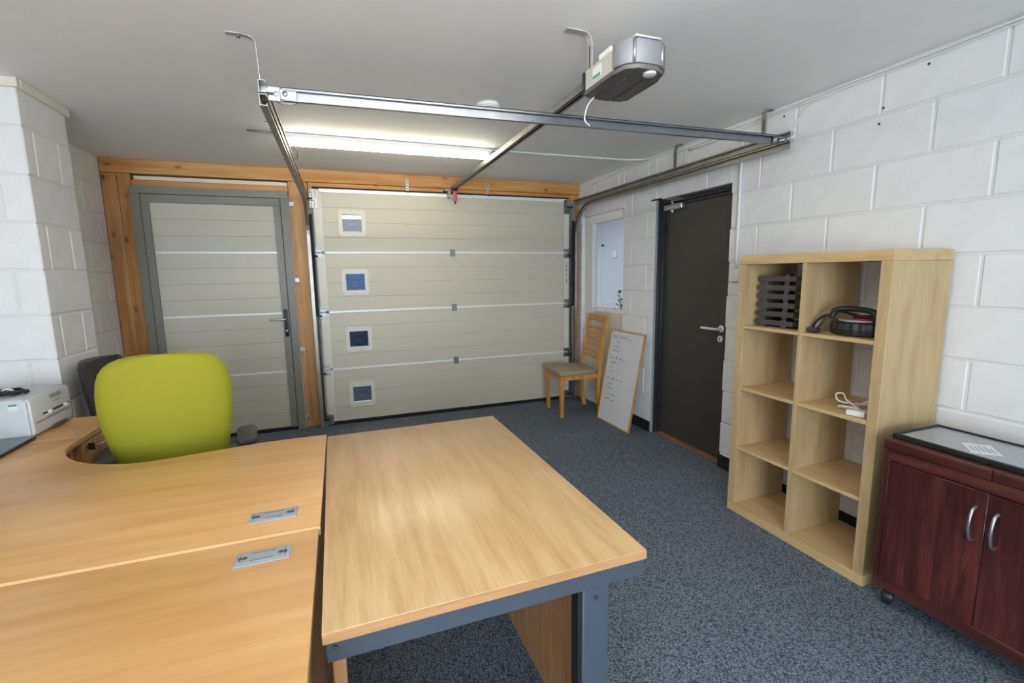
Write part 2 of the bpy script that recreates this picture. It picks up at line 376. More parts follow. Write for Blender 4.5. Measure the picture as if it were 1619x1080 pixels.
# skirting on the right wall
for i, (a, b) in enumerate([(REAR, DY0-.002), (DY1+.002, WY0)]):
    struct('baseboard_right' if i == 0 else 'baseboard_right_corner', B(R-.014, R+.002, a, b, 0, .095, .004), 'rubber', ['black skirting board along the wall under the bookcase', 'short black skirting board between door and whiteboard'][i], 'skirting')

# ------------------------------------------------------------------ side door (door_1)
def ribbed(bm, x0, x1, z0, z1, yf, th, holes=None, anchor=None, pitch=.1335):
    """sheet with horizontal v-grooves facing -y; a hole (hx0,hx1,hz0,hz1) is left open"""
    anchor = z0 if anchor is None else anchor
    gz = []
    z = anchor+pitch
    while z < z1-.02:
        if z > z0+.02: gz.append(z)
        z += pitch
    def strip(xa, xb, za, zb):
        if xb-xa < 1e-4 or zb-za < 1e-4: return
        pr = [(yf, za)]
        for q in gz:
            if za+.006 < q < zb-.006: pr += [(yf, q-.004), (yf+.004, q-.0012), (yf+.004, q+.0012), (yf, q+.004)]
        pr += [(yf, zb), (yf+th, zb), (yf+th, za)]
        A = [bm.verts.new((xa, y, zz)) for y, zz in pr]; Bq = [bm.verts.new((xb, y, zz)) for y, zz in pr]; n = len(pr)
        bm.faces.new(A); bm.faces.new(Bq[::-1])
        for i in range(n): bm.faces.new((A[i], Bq[i], Bq[(i+1) % n], A[(i+1) % n]))
    if holes:
        hx0, hx1, hz0, hz1 = holes
        strip(x0, hx0, z0, z1); strip(hx1, x1, z0, z1); strip(hx0, hx1, z0, hz0); strip(hx0, hx1, hz1, z1)
    else: strip(x0, x1, z0, z1)
    bmesh.ops.recalc_face_normals(bm, faces=bm.faces); return bm
d1 = thing('door_1', 'grey framed pedestrian door with ribbed cream panels', 'door', (-.93, D, 0), kind='structure')
fr = bmesh.new()
for a in [(-1.505, -1.442, 0, 2.0795), (-.428, -.365, 0, 2.0795), (-1.505, -.365, 2.080, 2.141)]: box(fr, a[0], a[1], D-.03, D+.05, a[2], a[3], .002)
obj('door_frame', fr, 'frame_grey', d1)
lf = bmesh.new()
for a in [(-1.438, -1.386, .03, 2.0135), (-.484, -.432, .03, 2.0135), (-1.438, -.432, 2.014, 2.076)]: box(lf, a[0], a[1], D-.036, D+.03, a[2], a[3], .002)
obj('leaf_frame', lf, 'frame_grey', d1)
SL = [.548, 1.081, 1.615]
zs = [.03]+SL+[2.014]
for i in range(4):
    obj('panel', ribbed(bmesh.new(), -1.386, -.484, zs[i]+(.008 if i else 0), zs[i+1]-(.008 if i < 3 else 0), D-.012, .03, anchor=zs[i]+(.003 if i else -.002)), 'panel2', d1, smooth=False)
for z in SL: obj('metal_strip', B(-1.386, -.484, D-.016, D+.01, z-.009, z+.009, .002), 'alu', d1)
obj('bottom_seal', B(-1.44, -.43, D-.03, D+.03, 0, .03), 'rubber', d1)
pl = obj('handle_plate', B(-.473, -.441, D-.047, D-.036, .872, 1.118, .004, 2), 'darkmetal', d1)
obj('handle', T(smooth_path([(-.457, D-.046, 1.03), (-.458, D-.085, 1.03), (-.475, D-.092, 1.03), (-.53, D-.092, 1.031), (-.585, D-.09, 1.031)], 5), .0085), 'silver', pl)
obj('lock', LA([(.010, 0), (.010, .006), (.006, .008)], 14, (-.457, D-.047, .925), Matrix.Rotation(PI/2, 4, 'X')), 'silver', pl)
for (x, z) in [(-1.425, 1.635), (-1.425, 1.59), (-1.42, 1.10), (-1.42, 1.06), (-.447, .57), (-.447, .53), (-.452, .08)]:
    obj('screw', LA([(.006, 0), (.006, .003)], 8, (x, D-.036, z), Matrix.Rotation(PI/2, 4, 'X')), 'silver', d1)
for z in (2.037, 1.373, .744, .095):
    b_ = obj('fixing_bracket', B(-.362, -.322, D-.012, D+.003, z-.021, z+.021, .003), 'steel_white', d1)
    obj('bolt', LA([(.010, 0), (.010, .006)], 6, (-.340, D-.012, z), Matrix.Rotation(PI/2, 4, 'X')), 'steel', b_)
obj('edge_strip', B(-.365, -.3615, D-.012, D+.004, 0, 2.10), 'cream', d1, smooth=False)

# ------------------------------------------------------------------ sectional garage door (door_2)
GX0, GX1, GY = -.165, 2.365, D-.036
d2 = thing('door_2', 'wide cream sectional garage door with four small square windows', 'garage door', (1.1, D-.016, 0), kind='structure')
GL = [.537, 1.076, 1.615]; zs = [.035]+GL+[2.166]
WXa = .0344
for i in range(4):
    zt = 1.9989-.5341*(3-i); hole = (WXa+.036, WXa+.202, zt-.193, zt-.044)
    z0, z1 = zs[i]+(.009 if i else 0), zs[i+1]-(.009 if i < 3 else 0)
    p_ = obj('panel', ribbed(bmesh.new(), GX0+.07, GX1-.055, z0, z1, GY, .036, hole, anchor=zs[i]), 'panel', d2, smooth=False)
    for a, b in [(GX0, GX0+.07), (GX1-.055, GX1)]: obj('end_stile', B(a, b, GY-.0012, GY+.036, z0, z1, .0015), 'stile', p_)
    fb = bmesh.new(); xa, xb, za, zb = WXa, WXa+.238, zt-.238, zt
    for q in [(xa, hole[0], za, zb), (hole[1], xb, za, zb), (hole[0], hole[1], za, hole[2]), (hole[0], hole[1], hole[3], zb)]: box(fb, q[0], q[1], GY-.008, GY+.002, q[2], q[3])
    wf = obj('window_frame', fb, 'stile', p_, smooth=False)
    # domed acrylic pane
    pn = bmesh.new(); N = 8; gr = []
    for j in range(N+1):
        gr.append([pn.verts.new((hole[0]+(hole[1]-hole[0])*ii/N, GY+.02+.05*(1-(2*ii/N-1)**2)*(1-(2*j/N-1)**2), hole[2]+(hole[3]-hole[2])*j/N)) for ii in range(N+1)])
    for j in range(N):
        for ii in range(N): pn.faces.new((gr[j][ii], gr[j][ii+1], gr[j+1][ii+1], gr[j+1][ii]))
    obj('pane', pn, 'pane_tint', p_)
    sc = bmesh.new()
    for sx in (.028, .5, .972):
        for sz in (.03, .97):
            lathe(sc, [(.004, 0), (.004, .002)], 6, (xa+.238*sx, GY-.008, za+.238*sz), Matrix.Rotation(PI/2, 4, 'X'))
    obj('window_screws', sc, 'screw', p_)
for z in GL: obj('metal_strip', B(GX0+.07, GX1-.055, GY-.006, GY+.01, z-.011, z+.009, .003), 'alu', d2)
obj('top_strip', B(GX0+.05, GX1-.03, GY-.008, GY+.02, 2.142, 2.176, .003), 'alu', d2)
obj('top_seal', B(GX0, GX1, GY+.004, GY+.016, 2.178, 2.192), 'rubber', d2)
obj('bottom_seal', B(GX0, GX1, GY-.004, GY+.035, 0, .036, .004), 'rubber', d2)
def plate(x0, x1, z0, z1, mat, y=GY-.004, slots=(), parent=d2, barrel=None, name='hinge'):
    b_ = obj(name, B(x0, x1, y-.004, y+.003, z0, z1, .001), mat, parent)
    if slots:
        s = bmesh.new()
        for (a, b, c, d) in slots: box(s, x0+(x1-x0)*a, x0+(x1-x0)*b, y-.0055, y-.003, z0+(z1-z0)*c, z0+(z1-z0)*d)
        obj('slots', s, 'slotdark', b_, smooth=False)
    if barrel: obj('roller_axle', T([(x0+(x1-x0)*barrel[0], y-.012, (z0+z1)/2), (x0+(x1-x0)*barrel[1], y-.012, (z0+z1)/2)], .008), 'darkmetal', b_)
    return b_
hs = [(.12, .22, .62, .80), (.30, .50, .66, .78), (.62, .72, .62, .80), (.82, .92, .62, .8), (.12, .2, .18, .36), (.34, .42, .12, .40), (.5, .58, .12, .4), (.8, .92, .18, .36)]
for z in GL:
    plate(-.182, -.122, z+.004, z+.046, 'steel_white', slots=hs[:4]); plate(-.182, -.118, z-.056, z-.006, 'steel_white', slots=hs[4:], barrel=(-.5, .4))
    plate(2.300, 2.362, z+.004, z+.042, 'steel', slots=hs[:4]); plate(2.300, 2.372, z-.056, z-.006, 'steel', slots=hs[4:], barrel=(.5, 1.5))
    plate(1.056, 1.108, z-.036, z+.036, 'steel', slots=[(.1, .9, .46, .54), (.15, .3, .7, .85), (.7, .85, .7, .85), (.15, .3, .12, .28), (.7, .85, .12, .28)])
plate(-.195, -.128, 2.002, 2.168, 'steel_white', slots=[(.3, .36, .55, .92), (.75, .8, .5, .95), (.05, .2, .88, .94), (.05, .2, .78, .84), (.1, .5, .38, .43), (.6, .66, .06, .4)], name='top_bracket', barrel=(-.4, .4))
plate(2.300, 2.366, 2.02, 2.165, 'steel', slots=[(.2, .26, .3, .92), (.5, .56, .3, .92), (.1, .9, .15, .2)], name='top_bracket', barrel=(.6, 1.5))
plate(-.182, -.118, .012, .108, 'steel', slots=[(.2, .35, .6, .8), (.6, .75, .6, .8), (.2, .8, .2, .28)], name='bottom_bracket', barrel=(-.5, .5))
plate(2.300, 2.36, .012, .10, 'steel_dull', slots=[(.2, .35, .6, .8), (.6, .75, .6, .8)], name='bottom_bracket', barrel=(.5, 1.3))
for x in (.672, 1.468):
    st = obj('strap', B(x-.013, x+.013, D-.004, D+.002, 2.19, 2.305, .001), 'steel_white', d2)
    hb = bmesh.new()
    for q in range(4): lathe(hb, [(.006, 0), (.006, .002)], 10, (x, D-.003, 2.215+.026*q), Matrix.Rotation(PI/2, 4, 'X'))
    obj('strap_holes', hb, 'slotdark', st); obj('strap_hook', B(x-.014, x+.014, GY-.012, D, 2.172, 2.19, .002), 'darkmetal', st)
# sticker with print on the right stile
sk = obj('sticker', B(GX1-.05, GX1-.012, GY-.003, GY, 1.26, 1.50), 'paper', d2, smooth=False)
sp = bmesh.new()
for q in range(15):
    z = 1.275+.0145*q; box(sp, GX1-.04, GX1-.04+random.uniform(.006, .02), GY-.0036, GY-.0028, z, z+random.uniform(.004, .009))
obj('print', sp, 'slotdark', sk, smooth=False)

# ------------------------------------------------------------------ garage door track frame
tk = thing('garage_door_track', 'galvanised steel lift track frame of the garage door hung under ceiling', 'track', (1.1, D-.06, 0))
Cprof = lambda w_, h_, s: [(0, -h_/2), (s*w_, -h_/2), (s*w_, -h_/2+.009), (s*(w_-.0025), -h_/2+.009), (s*(w_-.0025), -h_/2+.0025), (s*.0025, -h_/2+.0025), (s*.0025, h_/2-.0025), (s*(w_-.0025), h_/2-.0025), (s*(w_-.0025), h_/2-.009), (s*w_, h_/2-.009), (s*w_, h_/2), (0, h_/2)]
def arc(cy, cz, r, a0, a1, n=10): return [(cy+r*math.cos(a0+(a1-a0)*i/n), cz+r*math.sin(a0+(a1-a0)*i/n)) for i in range(n+1)]
yt = D-.075; YE = 2.06
for s, x, dz in [(1, -.232, -.038), (-1, 2.432, 0.0)]:
    zl, zu = 2.095+dz, 2.143+dz
    # lower rail curves down into the vertical track
    path = [(YE, zl+0)]+[(y, zl) for y in (3.0, 4.0)]+arc(yt-.33, zl-.33, .33, PI/2, 0, 12)+[(yt, .9), (yt, .01)]
    obj('vertical_track', sweep_yz(bmesh.new(), Cprof(.026, .042, s), path, x), 'steel_dull', tk, smooth=False)
    obj('track', sweep_yz(bmesh.new(), Cprof(.026, .044, s), [(YE, zu), (3.2, zu), (D-.05, zu)], x), 'steel_dull', tk, smooth=False)
    obj('track_angle', B(min(x, x-s*.003), max(x, x-s*.003), D-.045, D-.01, .01, 2.15), 'steel', tk, smooth=False)
    for yy in (2.32, 3.0, 3.7): 
        obj('bolt', LA([(.007, 0), (.007, .01)], 6, (x-s*.004, yy, zl), Matrix.Rotation(-s*PI/2, 4, 'Y')), 'steel', tk)
    # tension spring beside the door
    sp = bmesh.new(); n = 2000; xs = x+s*.040; pts = [(xs+.011*math.cos(i*.9), yt-.008+.011*math.sin(i*.9), 1.05+.90*i/n) for i in range(n)]
    tube(sp, pts, .0022, 4); obj('spring', sp, 'darkmetal', tk)
    obj('cable_strip', B(xs-.009, xs+.009, yt-.010, yt, .06, 1.06, .002), 'darkmetal' if s > 0 else 'steel_dull', tk)
    if s < 0: obj('track_plate', B(2.366, 2.440, D-.008, D-.002, .01, 2.15), 'steel_dull', tk, smooth=False)
    obj('cable', T([(xs+s*.016, yt-.01, .05), (xs+s*.016, yt-.01, 2.05)], .002, 5), 'black', tk)
cbz0, cbz1 = 2.080, 2.128
# cross bar: a C section across the front ends, a little lower on the side-door end
def xz_box(x0, x1, y0, y1, zlo, zhi, dzl, name, mat):
    t = B(x0, x1, y0, y1, zlo, zhi)
    for v in t.verts:
        if v.co.x < (x0+x1)/2: v.co.z += dzl
    return t
cb = bmesh.new(); yb = 2.13
for (a, b, c, d) in [(yb, yb+.003, 2.112, 2.160), (yb-.016, yb+.003, 2.157, 2.160), (yb-.016, yb+.003, 2.112, 2.115), (yb-.016, yb-.0135, 2.150, 2.160)]:
    merge(cb, xz_box(-.155, 2.405, a, b, c, d, -.034, '', ''))
cbo = obj('cross_bar', cb, 'steel', tk, smooth=False)
for x, z, s in [(-.20, 2.1, 1), (2.41, 2.134, -1)]:
    jb = obj('joint_bracket', B(x-.036, x+.036, yb-.012, yb-.006, z-.026, z+.026, .002), 'steel_white' if s > 0 else 'steel', tk)
    js = bmesh.new(); box(js, x-.014, x+.012, yb-.0135, yb-.011, z-.006, z+.004); obj('slots', js, 'slotdark', jb, smooth=False)
    obj('bolt', LA([(.010, 0), (.010, .003), (.006, .006)], 12, (x+.022*s, yb-.012, z), Matrix.Rotation(PI/2, 4, 'X')), 'steel_white', jb)
obj('splice_plate', B(-.165, -.105, yb-.009, yb-.004, 2.083, 2.122, .002), 'steel_white', tk)
obj('bolt', LA([(.010, 0), (.010, .003), (.006, .006)], 14, (-.147, yb-.009, 2.104), Matrix.Rotation(PI/2, 4, 'X')), 'steel', tk)
def hanger(parent, pts, wid, wdir, mat='steel', th=.003, holes=True):
    """bent flat perforated strap through pts, widened along wdir"""
    bm = bmesh.new(); P = [Vector(p) for p in pts]; W = Vector(wdir).normalized()*wid/2; n = len(P); ring = []
    for i, p in enumerate(P):
        d = (P[min(n-1, i+1)]-P[max(0, i-1)]).normalized(); nn = d.cross(W).normalized()*th/2
        lip = nn*5
        ring.append([bm.verts.new(p-W-nn), bm.verts.new(p+W-nn), bm.verts.new(p+W+nn), bm.verts.new(p-W+nn)])
    for A, Bq in zip(ring, ring[1:]):
        for k in range(4): bm.faces.new((A[k], A[(k+1) % 4], Bq[(k+1) % 4], Bq[k]))
    bm.faces.new(ring[0][::-1]); bm.faces.new(ring[-1]); bmesh.ops.recalc_face_normals(bm, faces=bm.faces)
    o = obj('hanger', bm, mat, parent, smooth=False)
    if holes:
        hb = bmesh.new(); a, b = P[-6], P[-1]
        for q in range(5):
            c = a.lerp(b, .12+.19*q); box(hb, c.x-th*.75, c.x+th*.75, c.y-.004, c.y+.004, c.z-.011, c.z+.011)
        obj('slots', hb, 'slotdark', o, smooth=False)
    return o
hanger(tk, smooth_path([(-.348, 2.225, H-.003), (-.285, 2.225, H-.004), (-.252, 2.225, H-.016), (-.245, 2.225, H-.05), (-.238, 2.225, 2.12)], 5), .026, (0, 1, 0), 'steel_white')
hanger(tk, smooth_path([(2.497, 2.25, H-.004), (2.455, 2.25, H-.005), (2.437, 2.25, H-.018), (2.436, 2.25, H-.05), (2.436, 2.25, 2.16)], 5), .034, (0, 1, 0), 'steel_dull')
hanger(tk, smooth_path([(2.497, 3.04, H-.004), (2.465, 3.04, H-.005), (2.445, 3.04, H-.018), (2.438, 3.04, H-.05), (2.436, 3.04, 2.15)], 5), .034, (0, 1, 0), 'steel_dull')
obj('bolt', LA([(.007, 0), (.007, .008)], 6, (-.305, 2.225, H-.014)), 'steel', tk)
obj('cable_loop', T(smooth_path([(-.19, 3.0, 2.06), (-.165, 2.9, 2.04), (-.16, 2.82, 2.055), (-.175, 2.74, 2.075), (-.19, 2.7, 2.08)], 5), .003, 5), 'steel_dull', tk)
obj('pull_cord', T(smooth_path([(2.46, 2.10, 2.20), (2.47, 2.07, 2.17), (2.455, 2.06, 2.145), (2.42, 2.07, 2.128), (2.385, 2.09, 2.12)], 6), .004, 6), 'whiteplastic', tk)

# ------------------------------------------------------------------ electric opener with its rail
op = thing('garage_door_opener', 'electric garage door opener box with long drive rail on ceiling', 'door opener', (1.09, 1.66, 2.12))
ob = PR([(.99, 1.585), (.99, 1.80), (1.005, 1.812), (1.17, 1.812), (1.185, 1.80), (1.185, 1.585)], 2.128, 2.205, .003)
obj('housing', ob, 'opener', op)
obj('end_plate', B(.984, 1.19, 1.806, 1.818, 2.118, 2.203, .002), 'darkmetal', op)
ub = PR([(.985, 1.60), (.985, 1.80), (1.01, 1.822), (1.055, 1.822), (1.062, 1.829), (1.115, 1.829), (1.122, 1.822), (1.165, 1.822), (1.188, 1.80), (1.188, 1.60), (1.165, 1.535), (1.12, 1.508), (1.04, 1.508), (1.0, 1.535)], 2.112, 2.130, .004)
under = obj('underside', ub, 'opener_bot', op)
for x in (1.045, 1.128): obj('rib', B(x-.004, x+.004, 1.60, 1.815, 2.108, 2.113, .001), 'opener_bot', under)
cp = PR([(.982, 1.588), (1.192, 1.588), (1.192, 1.565), (1.168, 1.530), (1.122, 1.503), (1.038, 1.503), (.998, 1.530), (.982, 1.565)], 2.129, 2.210, .004)
cap = obj('end_cap', cp, 'opener_cap', op)
for x, y in ((1.024, 1.511), (1.141, 1.5125)): obj('cap_ridge', T([(x, y, 2.132), (x, y, 2.207)], .006), 'silver', cap)
obj('lamp_lens', LA([(.024, 0), (.024, .006), (.018, .010)], 20, (1.105, 1.535, 2.112), Matrix.Rotation(PI, 4, 'X')), 'lens', op)
lb = obj('sticker', B(.9885, .99, 1.678, 1.742, 2.146, 2.190), 'paper', op, smooth=False)
obj('sticker_print', B(.9879, .9886, 1.681, 1.739, 2.149, 2.160), 'green', lb, smooth=False)
rail = bmesh.new(); RX, RZ = 1.09, 2.215
for a in [(RX-.020, RX-.017, RZ-.018, RZ+.018), (RX+.017, RX+.020, RZ-.018, RZ+.018), (RX-.020, RX+.020, RZ+.015, RZ+.018), (RX-.020, RX-.008, RZ-.018, RZ-.015), (RX+.008, RX+.020, RZ-.018, RZ-.015)]: box(rail, a[0], a[1], 1.79, D-.09, a[2], a[3])
ro = obj('drive_rail', rail, 'steel_dull', op, smooth=False)
obj('belt', B(RX-.008, RX+.008, 1.8, D-.1, RZ-.010, RZ-.004), 'black', ro, smooth=False)
obj('header_bracket', B(RX-.075, RX-.02, D-.075, D+.002, RZ-.018, RZ+.004, .002), 'steel', op)
obj('drive_arm', B(RX-.05, RX-.03, D-.12, D-.05, RZ-.085, RZ-.01, .002), 'steel_dull', op)
obj('trolley', B(RX-.022, RX+.022, D-.21, D-.12, RZ-.03, RZ+.002, .003), 'black', op)
rg = obj('release_handle', B(RX-.017, RX+.020, D-.18, D-.165, 2.092, 2.185, .005, 2), 'red', op)
obj('release_knob', LA([(.004, -.012), (.008, -.008), (.008, .004), (.004, .010)], 10, (RX+.002, D-.172, 2.078)), 'darkmetal', rg)
hanger(op, smooth_path([(.895, 1.79, H-.003), (.965, 1.79, H-.004), (.995, 1.79, H-.014), (1.003, 1.79, H-.045), (1.005, 1.79, 2.195)], 5), .034, (0, 1, 0), 'steel_white')
obj('mounting_plate', B(1.02, 1.13, 1.50, 1.56, 2.211, 2.219, .002), 'steel_white', op)
obj('clear_bag', PR([(.992, 1.62), (1.02, 1.62), (1.02, 1.71), (.992, 1.70)], 2.205, 2.226, .004), 'whiteplastic', op)
obj('pull_cord', T(smooth_path([(1.03, 1.80, 2.112), (1.015, 1.825, 2.085), (1.012, 1.845, 2.05), (1.02, 1.852, 2.03), (1.045, 1.86, 2.018)], 6), .0032, 6), 'whiteplastic', op)

# ------------------------------------------------------------------ ceiling fittings
lt = thing('ceiling_light', 'lit warm fluorescent batten lamp on the ceiling before the garage door', 'ceiling light', (.43, 3.58, H))
obj('base', B(-.30, 1.16, 3.555, 3.625, H-.030, H-.001, .003), 'white', lt)
obj('tube', T([(-.265, 3.59, H-.054), (1.13, 3.59, H-.054)], .021, 14), 'tube', lt)
for x in (-.287, 1.142): obj('end_cap', B(x-.013, x+.013, 3.562, 3.618, H-.080, H-.028, .006, 2), 'white', lt)
obj('conduit_stub', T([(-.49, 3.565, H-.005), (-.30, 3.565, H-.005)], .005), 'steel_dull', lt)
for y, x, lab in ((.98, .43, 'unseen batten lamp added on the ceiling to brighten the near desks'),):  # unseen batten, added to brighten the desks and the front of the room
    fill_lamp = thing('ceiling_light', lab, 'ceiling light', (x, y, H))
    obj('base', B(x-.73, x+.73, y-.035, y+.035, H-.030, H-.001, .003), 'white', fill_lamp)
    obj('tube', T([(x-.695, y, H-.054), (x+.70, y, H-.054)], .021, 14), 'fill_tube', fill_lamp)
    for xx in (x-.717, x+.712): obj('end_cap', B(xx-.013, xx+.013, y-.028, y+.028, H-.080, H-.028, .006, 2), 'white', fill_lamp)
cv = thing('ceiling_vent', 'round white louvred vent on the ceiling behind the cross bar', 'vent', (-.195, 2.86, H))
obj('disc', LA([(.062, 0), (.062, .014), (.050, .030), (.030, .032)], 28, (-.195, 2.86, H), Matrix.Rotation(PI, 4, 'X')), 'whiteplastic', cv)
for q in range(16):
    a = 2*PI*q/16; m = Matrix.Translation((-.195, 2.86, H-.022)) @ Matrix.Rotation(a, 4, 'Z')
    obj('louvre', box(bmesh.new(), .050, .0585, -.006, .006, -.008, .006, 0, 1, m), 'slotdark', cv, smooth=False)
tag(obj('ceiling_rose', LA([(.058, 0), (.064, .006), (.064, .016), (.055, .026), (.02, .030)], 30, (.853, 2.668, H), Matrix.Rotation(PI, 4, 'X')), 'whiteplastic'), 'plain round white disc fitting on the ceiling between the rails', 'ceiling fitting')
cn = thing('ceiling_conduit', 'thin white conduit running over the ceiling from lamp to wall', 'conduit', (1.8, 3.56, H))
obj('pipe', T(smooth_path([(1.16, 3.572, H-.008), (1.62, 3.568, H-.008), (2.15, 3.555, H-.008), (2.30, 3.545, H-.010), (2.38, 3.50, H-.014), (2.46, 3.47, H-.014), (2.485, 3.40, H-.016)], 6), .0075, 8), 'whiteplastic', cn)
for x, y in ((1.60, 3.567), (2.10, 3.556)): obj('clip', B(x-.012, x+.012, y-.016, y+.016, H-.020, H-.001, .004), 'whiteplastic', cn)
cb1 = [(R-.010, D-.30, H-.055), (R-.010, 3.9, H-.03), (R-.011, 3.4, H-.020), (R-.010, 2.9, H-.012), (R-.011, 2.5, H-.024), (R-.010, 2.2, H-.020), (R-.010, 1.85, H-.012), (R-.011, 1.5, H-.018), (R-.010, 1.1, H-.012), (R-.010, .6, H-.012)]
tag(obj('cable', T(smooth_path(cb1, 6), .0055, 6), 'whiteplastic'), 'white cable tacked along the top of the block wall, upper run', 'cable')
cb2 = [(R-.007, 3.1, H-.045), (R-.007, 2.75, H-.040), (R-.007, 2.5, H-.048), (R-.007, 2.2, H-.036), (R-.007, 1.8, H-.030), (R-.007, 1.45, H-.032), (R-.007, 1.1, H-.024), (R-.007, .6, H-.024)]
tag(obj('cable', T(smooth_path(cb2, 6), .004, 6), 'whiteplastic'), 'thin white cable under the upper cable at the wall top', 'cable')
cb3 = [(R-.006, 1.88, H-.035), (R-.006, 2.0, H-.045), (R-.006, 2.06, H-.09), (R-.006, 2.10, H-.15), (R-.010, 2.115, H-.185), (R-.02, 2.10, H-.20)]
tag(obj('cable', T(smooth_path(cb3, 6), .0035, 6), 'whiteplastic'), 'short white cable dropping down the wall to the track end', 'cable')
wc = thing('wall_conduit', 'vertical white conduit pipe on the wall beside the black door', 'conduit', (R, 2.455, 1.41))
cpts = [(R-.012, 2.95, H-.06), (R-.012, 2.60, H-.055), (R-.012, 2.50, H-.062), (R-.012, 2.462, H-.11), (R-.012, 2.457, 2.0), (R-.012, 2.457, 1.70), (R-.012, 2.457, 1.415)]
obj('pipe', T(smooth_path(cpts, 6), .0095, 8), 'whiteplastic', wc)
obj('coupler', T([(R-.012, 2.457, 1.665), (R-.012, 2.457, 1.69)], .013, 10), 'whiteplastic', wc)
ss = thing('light_switch', 'white wall switch box under the conduit beside the bookcase', 'switch', (R, 2.462, 1.37))
obj('back_box', B(R-.030, R, 2.425, 2.498, 1.328, 1.412, .004), 'whiteplastic', ss); obj('rocker', B(R-.036, R-.029, 2.452, 2.472, 1.355, 1.385, .002), 'whiteplastic', ss)
for i, (y, z, lab) in enumerate([(2.17, 2.285, 'dark wall plug hole between hanger and falling cable'), (1.622, 2.159, 'dark wall plug hole just above another, high on the wall'), (1.636, 2.091, 'lower of two close wall plug holes high on the wall'), (1.448, 2.288, 'dark wall plug hole directly beneath the ceiling cables')]):
    tag(obj('wall_plug', LA([(.006, 0), (.006, .002), (.003, .003)], 8, (R, y, z), Matrix.Rotation(-PI/2, 4, 'Y')), 'screw'), lab, 'wall plug', 'wall plugs on the block wall')

# ------------------------------------------------------------------ black door in the right wall (door_3)
d3 = thing('door_3', 'black flush door with white lever handle and closer', 'door', (R+.07, 2.94, 0), kind='structure')
fb = bmesh.new()
for a in [(DY0+.0, DY0+.03, 0, DZT-.0355), (DY1-.045, DY1-.0, 0, DZT-.0355), (DY0, DY1, DZT-.035, DZT)]: box(fb, R+.045, R+.16, a[0], a[1], a[2], a[3], .003)
box(fb, R+.02, R+.05, DY1-.028, DY1-.004, 0, DZT, .003); box(fb, R+.030, R+.05, DY0, DY1, DZT-.018, DZT, .003)
obj('door_frame', fb, 'doorframe', d3)
obj('leaf', B(R+.075, R+.115, DY0+.031, DY1-.046, .012, DZT-.06, .002), 'blackdoor', d3)
obj('reveal', B(R+.001, R+.044, DY1-.0035, DY1+.002, 0, DZT-.001), 'reveal', d3, smooth=False)
obj('head_stop', B(R+.068, R+.115, DY0+.031, DY1-.046, DZT-.058, DZT-.036, .002), 'doorframe', d3)
obj('threshold', B(R+.03, R+.12, DY0, DY1, 0, .010, .003), 'threshold', d3)
hd = obj('handle_rose', LA([(.025, 0), (.025, .007), (.020, .010)], 24, (R+.075, 2.645, .985), Matrix.Rotation(-PI/2, 4, 'Y')), 'whiteplastic', d3)
obj('lever', T(smooth_path([(R+.07, 2.645, .985), (R+.026, 2.645, .985), (R+.018, 2.665, .985), (R+.018, 2.72, .984), (R+.020, 2.79, .984)], 6), .0095, 10), 'whiteplastic', hd)
es = obj('escutcheon', LA([(.024, 0), (.024, .006), (.018, .009)], 24, (R+.075, 2.652, .910), Matrix.Rotation(-PI/2, 4, 'Y')), 'whiteplastic', d3)
obj('keyhole', B(R+.064, R+.067, 2.649, 2.655, .900, .920), 'slotdark', es, smooth=False)
cl = obj('door_closer', B(R+.030, R+.075, 3.07, 3.285, 1.885, 1.935, .010, 3), 'silver', d3)
obj('closer_pivot', LA([(.014, 0), (.014, .016), (.006, .020)], 14, (R+.052, 3.20, 1.886), Matrix.Rotation(PI, 4, 'X')), 'silver', cl)
obj('closer_spindle', LA([(.010, 0), (.010, .022)], 12, (R+.052, 3.20, 1.933)), 'silver', cl)
arm = bmesh.new(); box(arm, R+.040, R+.064, 3.06, 3.21, 1.955, 1.961, .001); box(arm, R-.012, R+.05, 3.06, 3.20, 1.961, 1.966, .001, 1, Matrix.Translation((0, 0, 0)))
obj('closer_arm', arm, 'silver', cl)
obj('arm_shoe', B(R-.006, R+.05, 3.27, 3.40, DZT-.0, DZT+.012, .002), 'darkmetal', cl)
for z in (.285, 1.744): obj('hinge', T([(R+.060, DY1-.046, z-.045), (R+.060, DY1-.046, z+.045)], .007, 8), 'darkmetal', d3)

# ------------------------------------------------------------------ glazed former doorway (window_1) and the room behind it
w1 = thing('window_1', 'white framed glass pane filling a former doorway', 'window', (R+.06, 4.2, 0), kind='structure')
fb = bmesh.new(); FX0, FX1 = R+.035, R+.085
for a in [(WY0, WY0+.018, 0, 1.9045), (WY1-.185, WY1, .96, 1.9045), (WY0, WY1, 1.905, WZT), (WY0+.0185, WY1-.1855, 1.0, 1.038)]: box(fb, FX0, FX1, a[0], a[1], a[2], a[3], .003)
obj('window_frame', fb, 'white', w1)
obj('bead', B(FX0-.012, FX0+.002, WY1-.195, WY1-.165, 1.03, 1.915, .003), 'white', w1)
obj('pane', B(FX0+.025, FX0+.031, WY0+.018, WY1-.185, 1.038, 1.905), 'pane', w1, smooth=False)
obj('lower_panel', B(FX0+.012, FX0+.035, WY0+.018, WY1-.0, .10, 1.0), 'cream', w1, smooth=False)
obj('bottom_board', B(FX0-.008, FX0+.03, WY0+.002, WY1-.002, 0, .10, .004), 'white', w1)
nr = bmesh.new(); box(nr, R+1.25, R+1.3, 3.2, 7.2, 0, H); box(nr, R+.1, R+1.3, 7.15, 7.2, 0, H); box(nr, R+.1, R+1.3, 3.15, 3.2, 0, H); box(nr, R+.1, R+1.3, 3.2, 7.2, H, H+.05)
struct('wall_next_room', nr, 'bluewall', 'pale bluish wall of the room seen through the glass pane', 'wall')
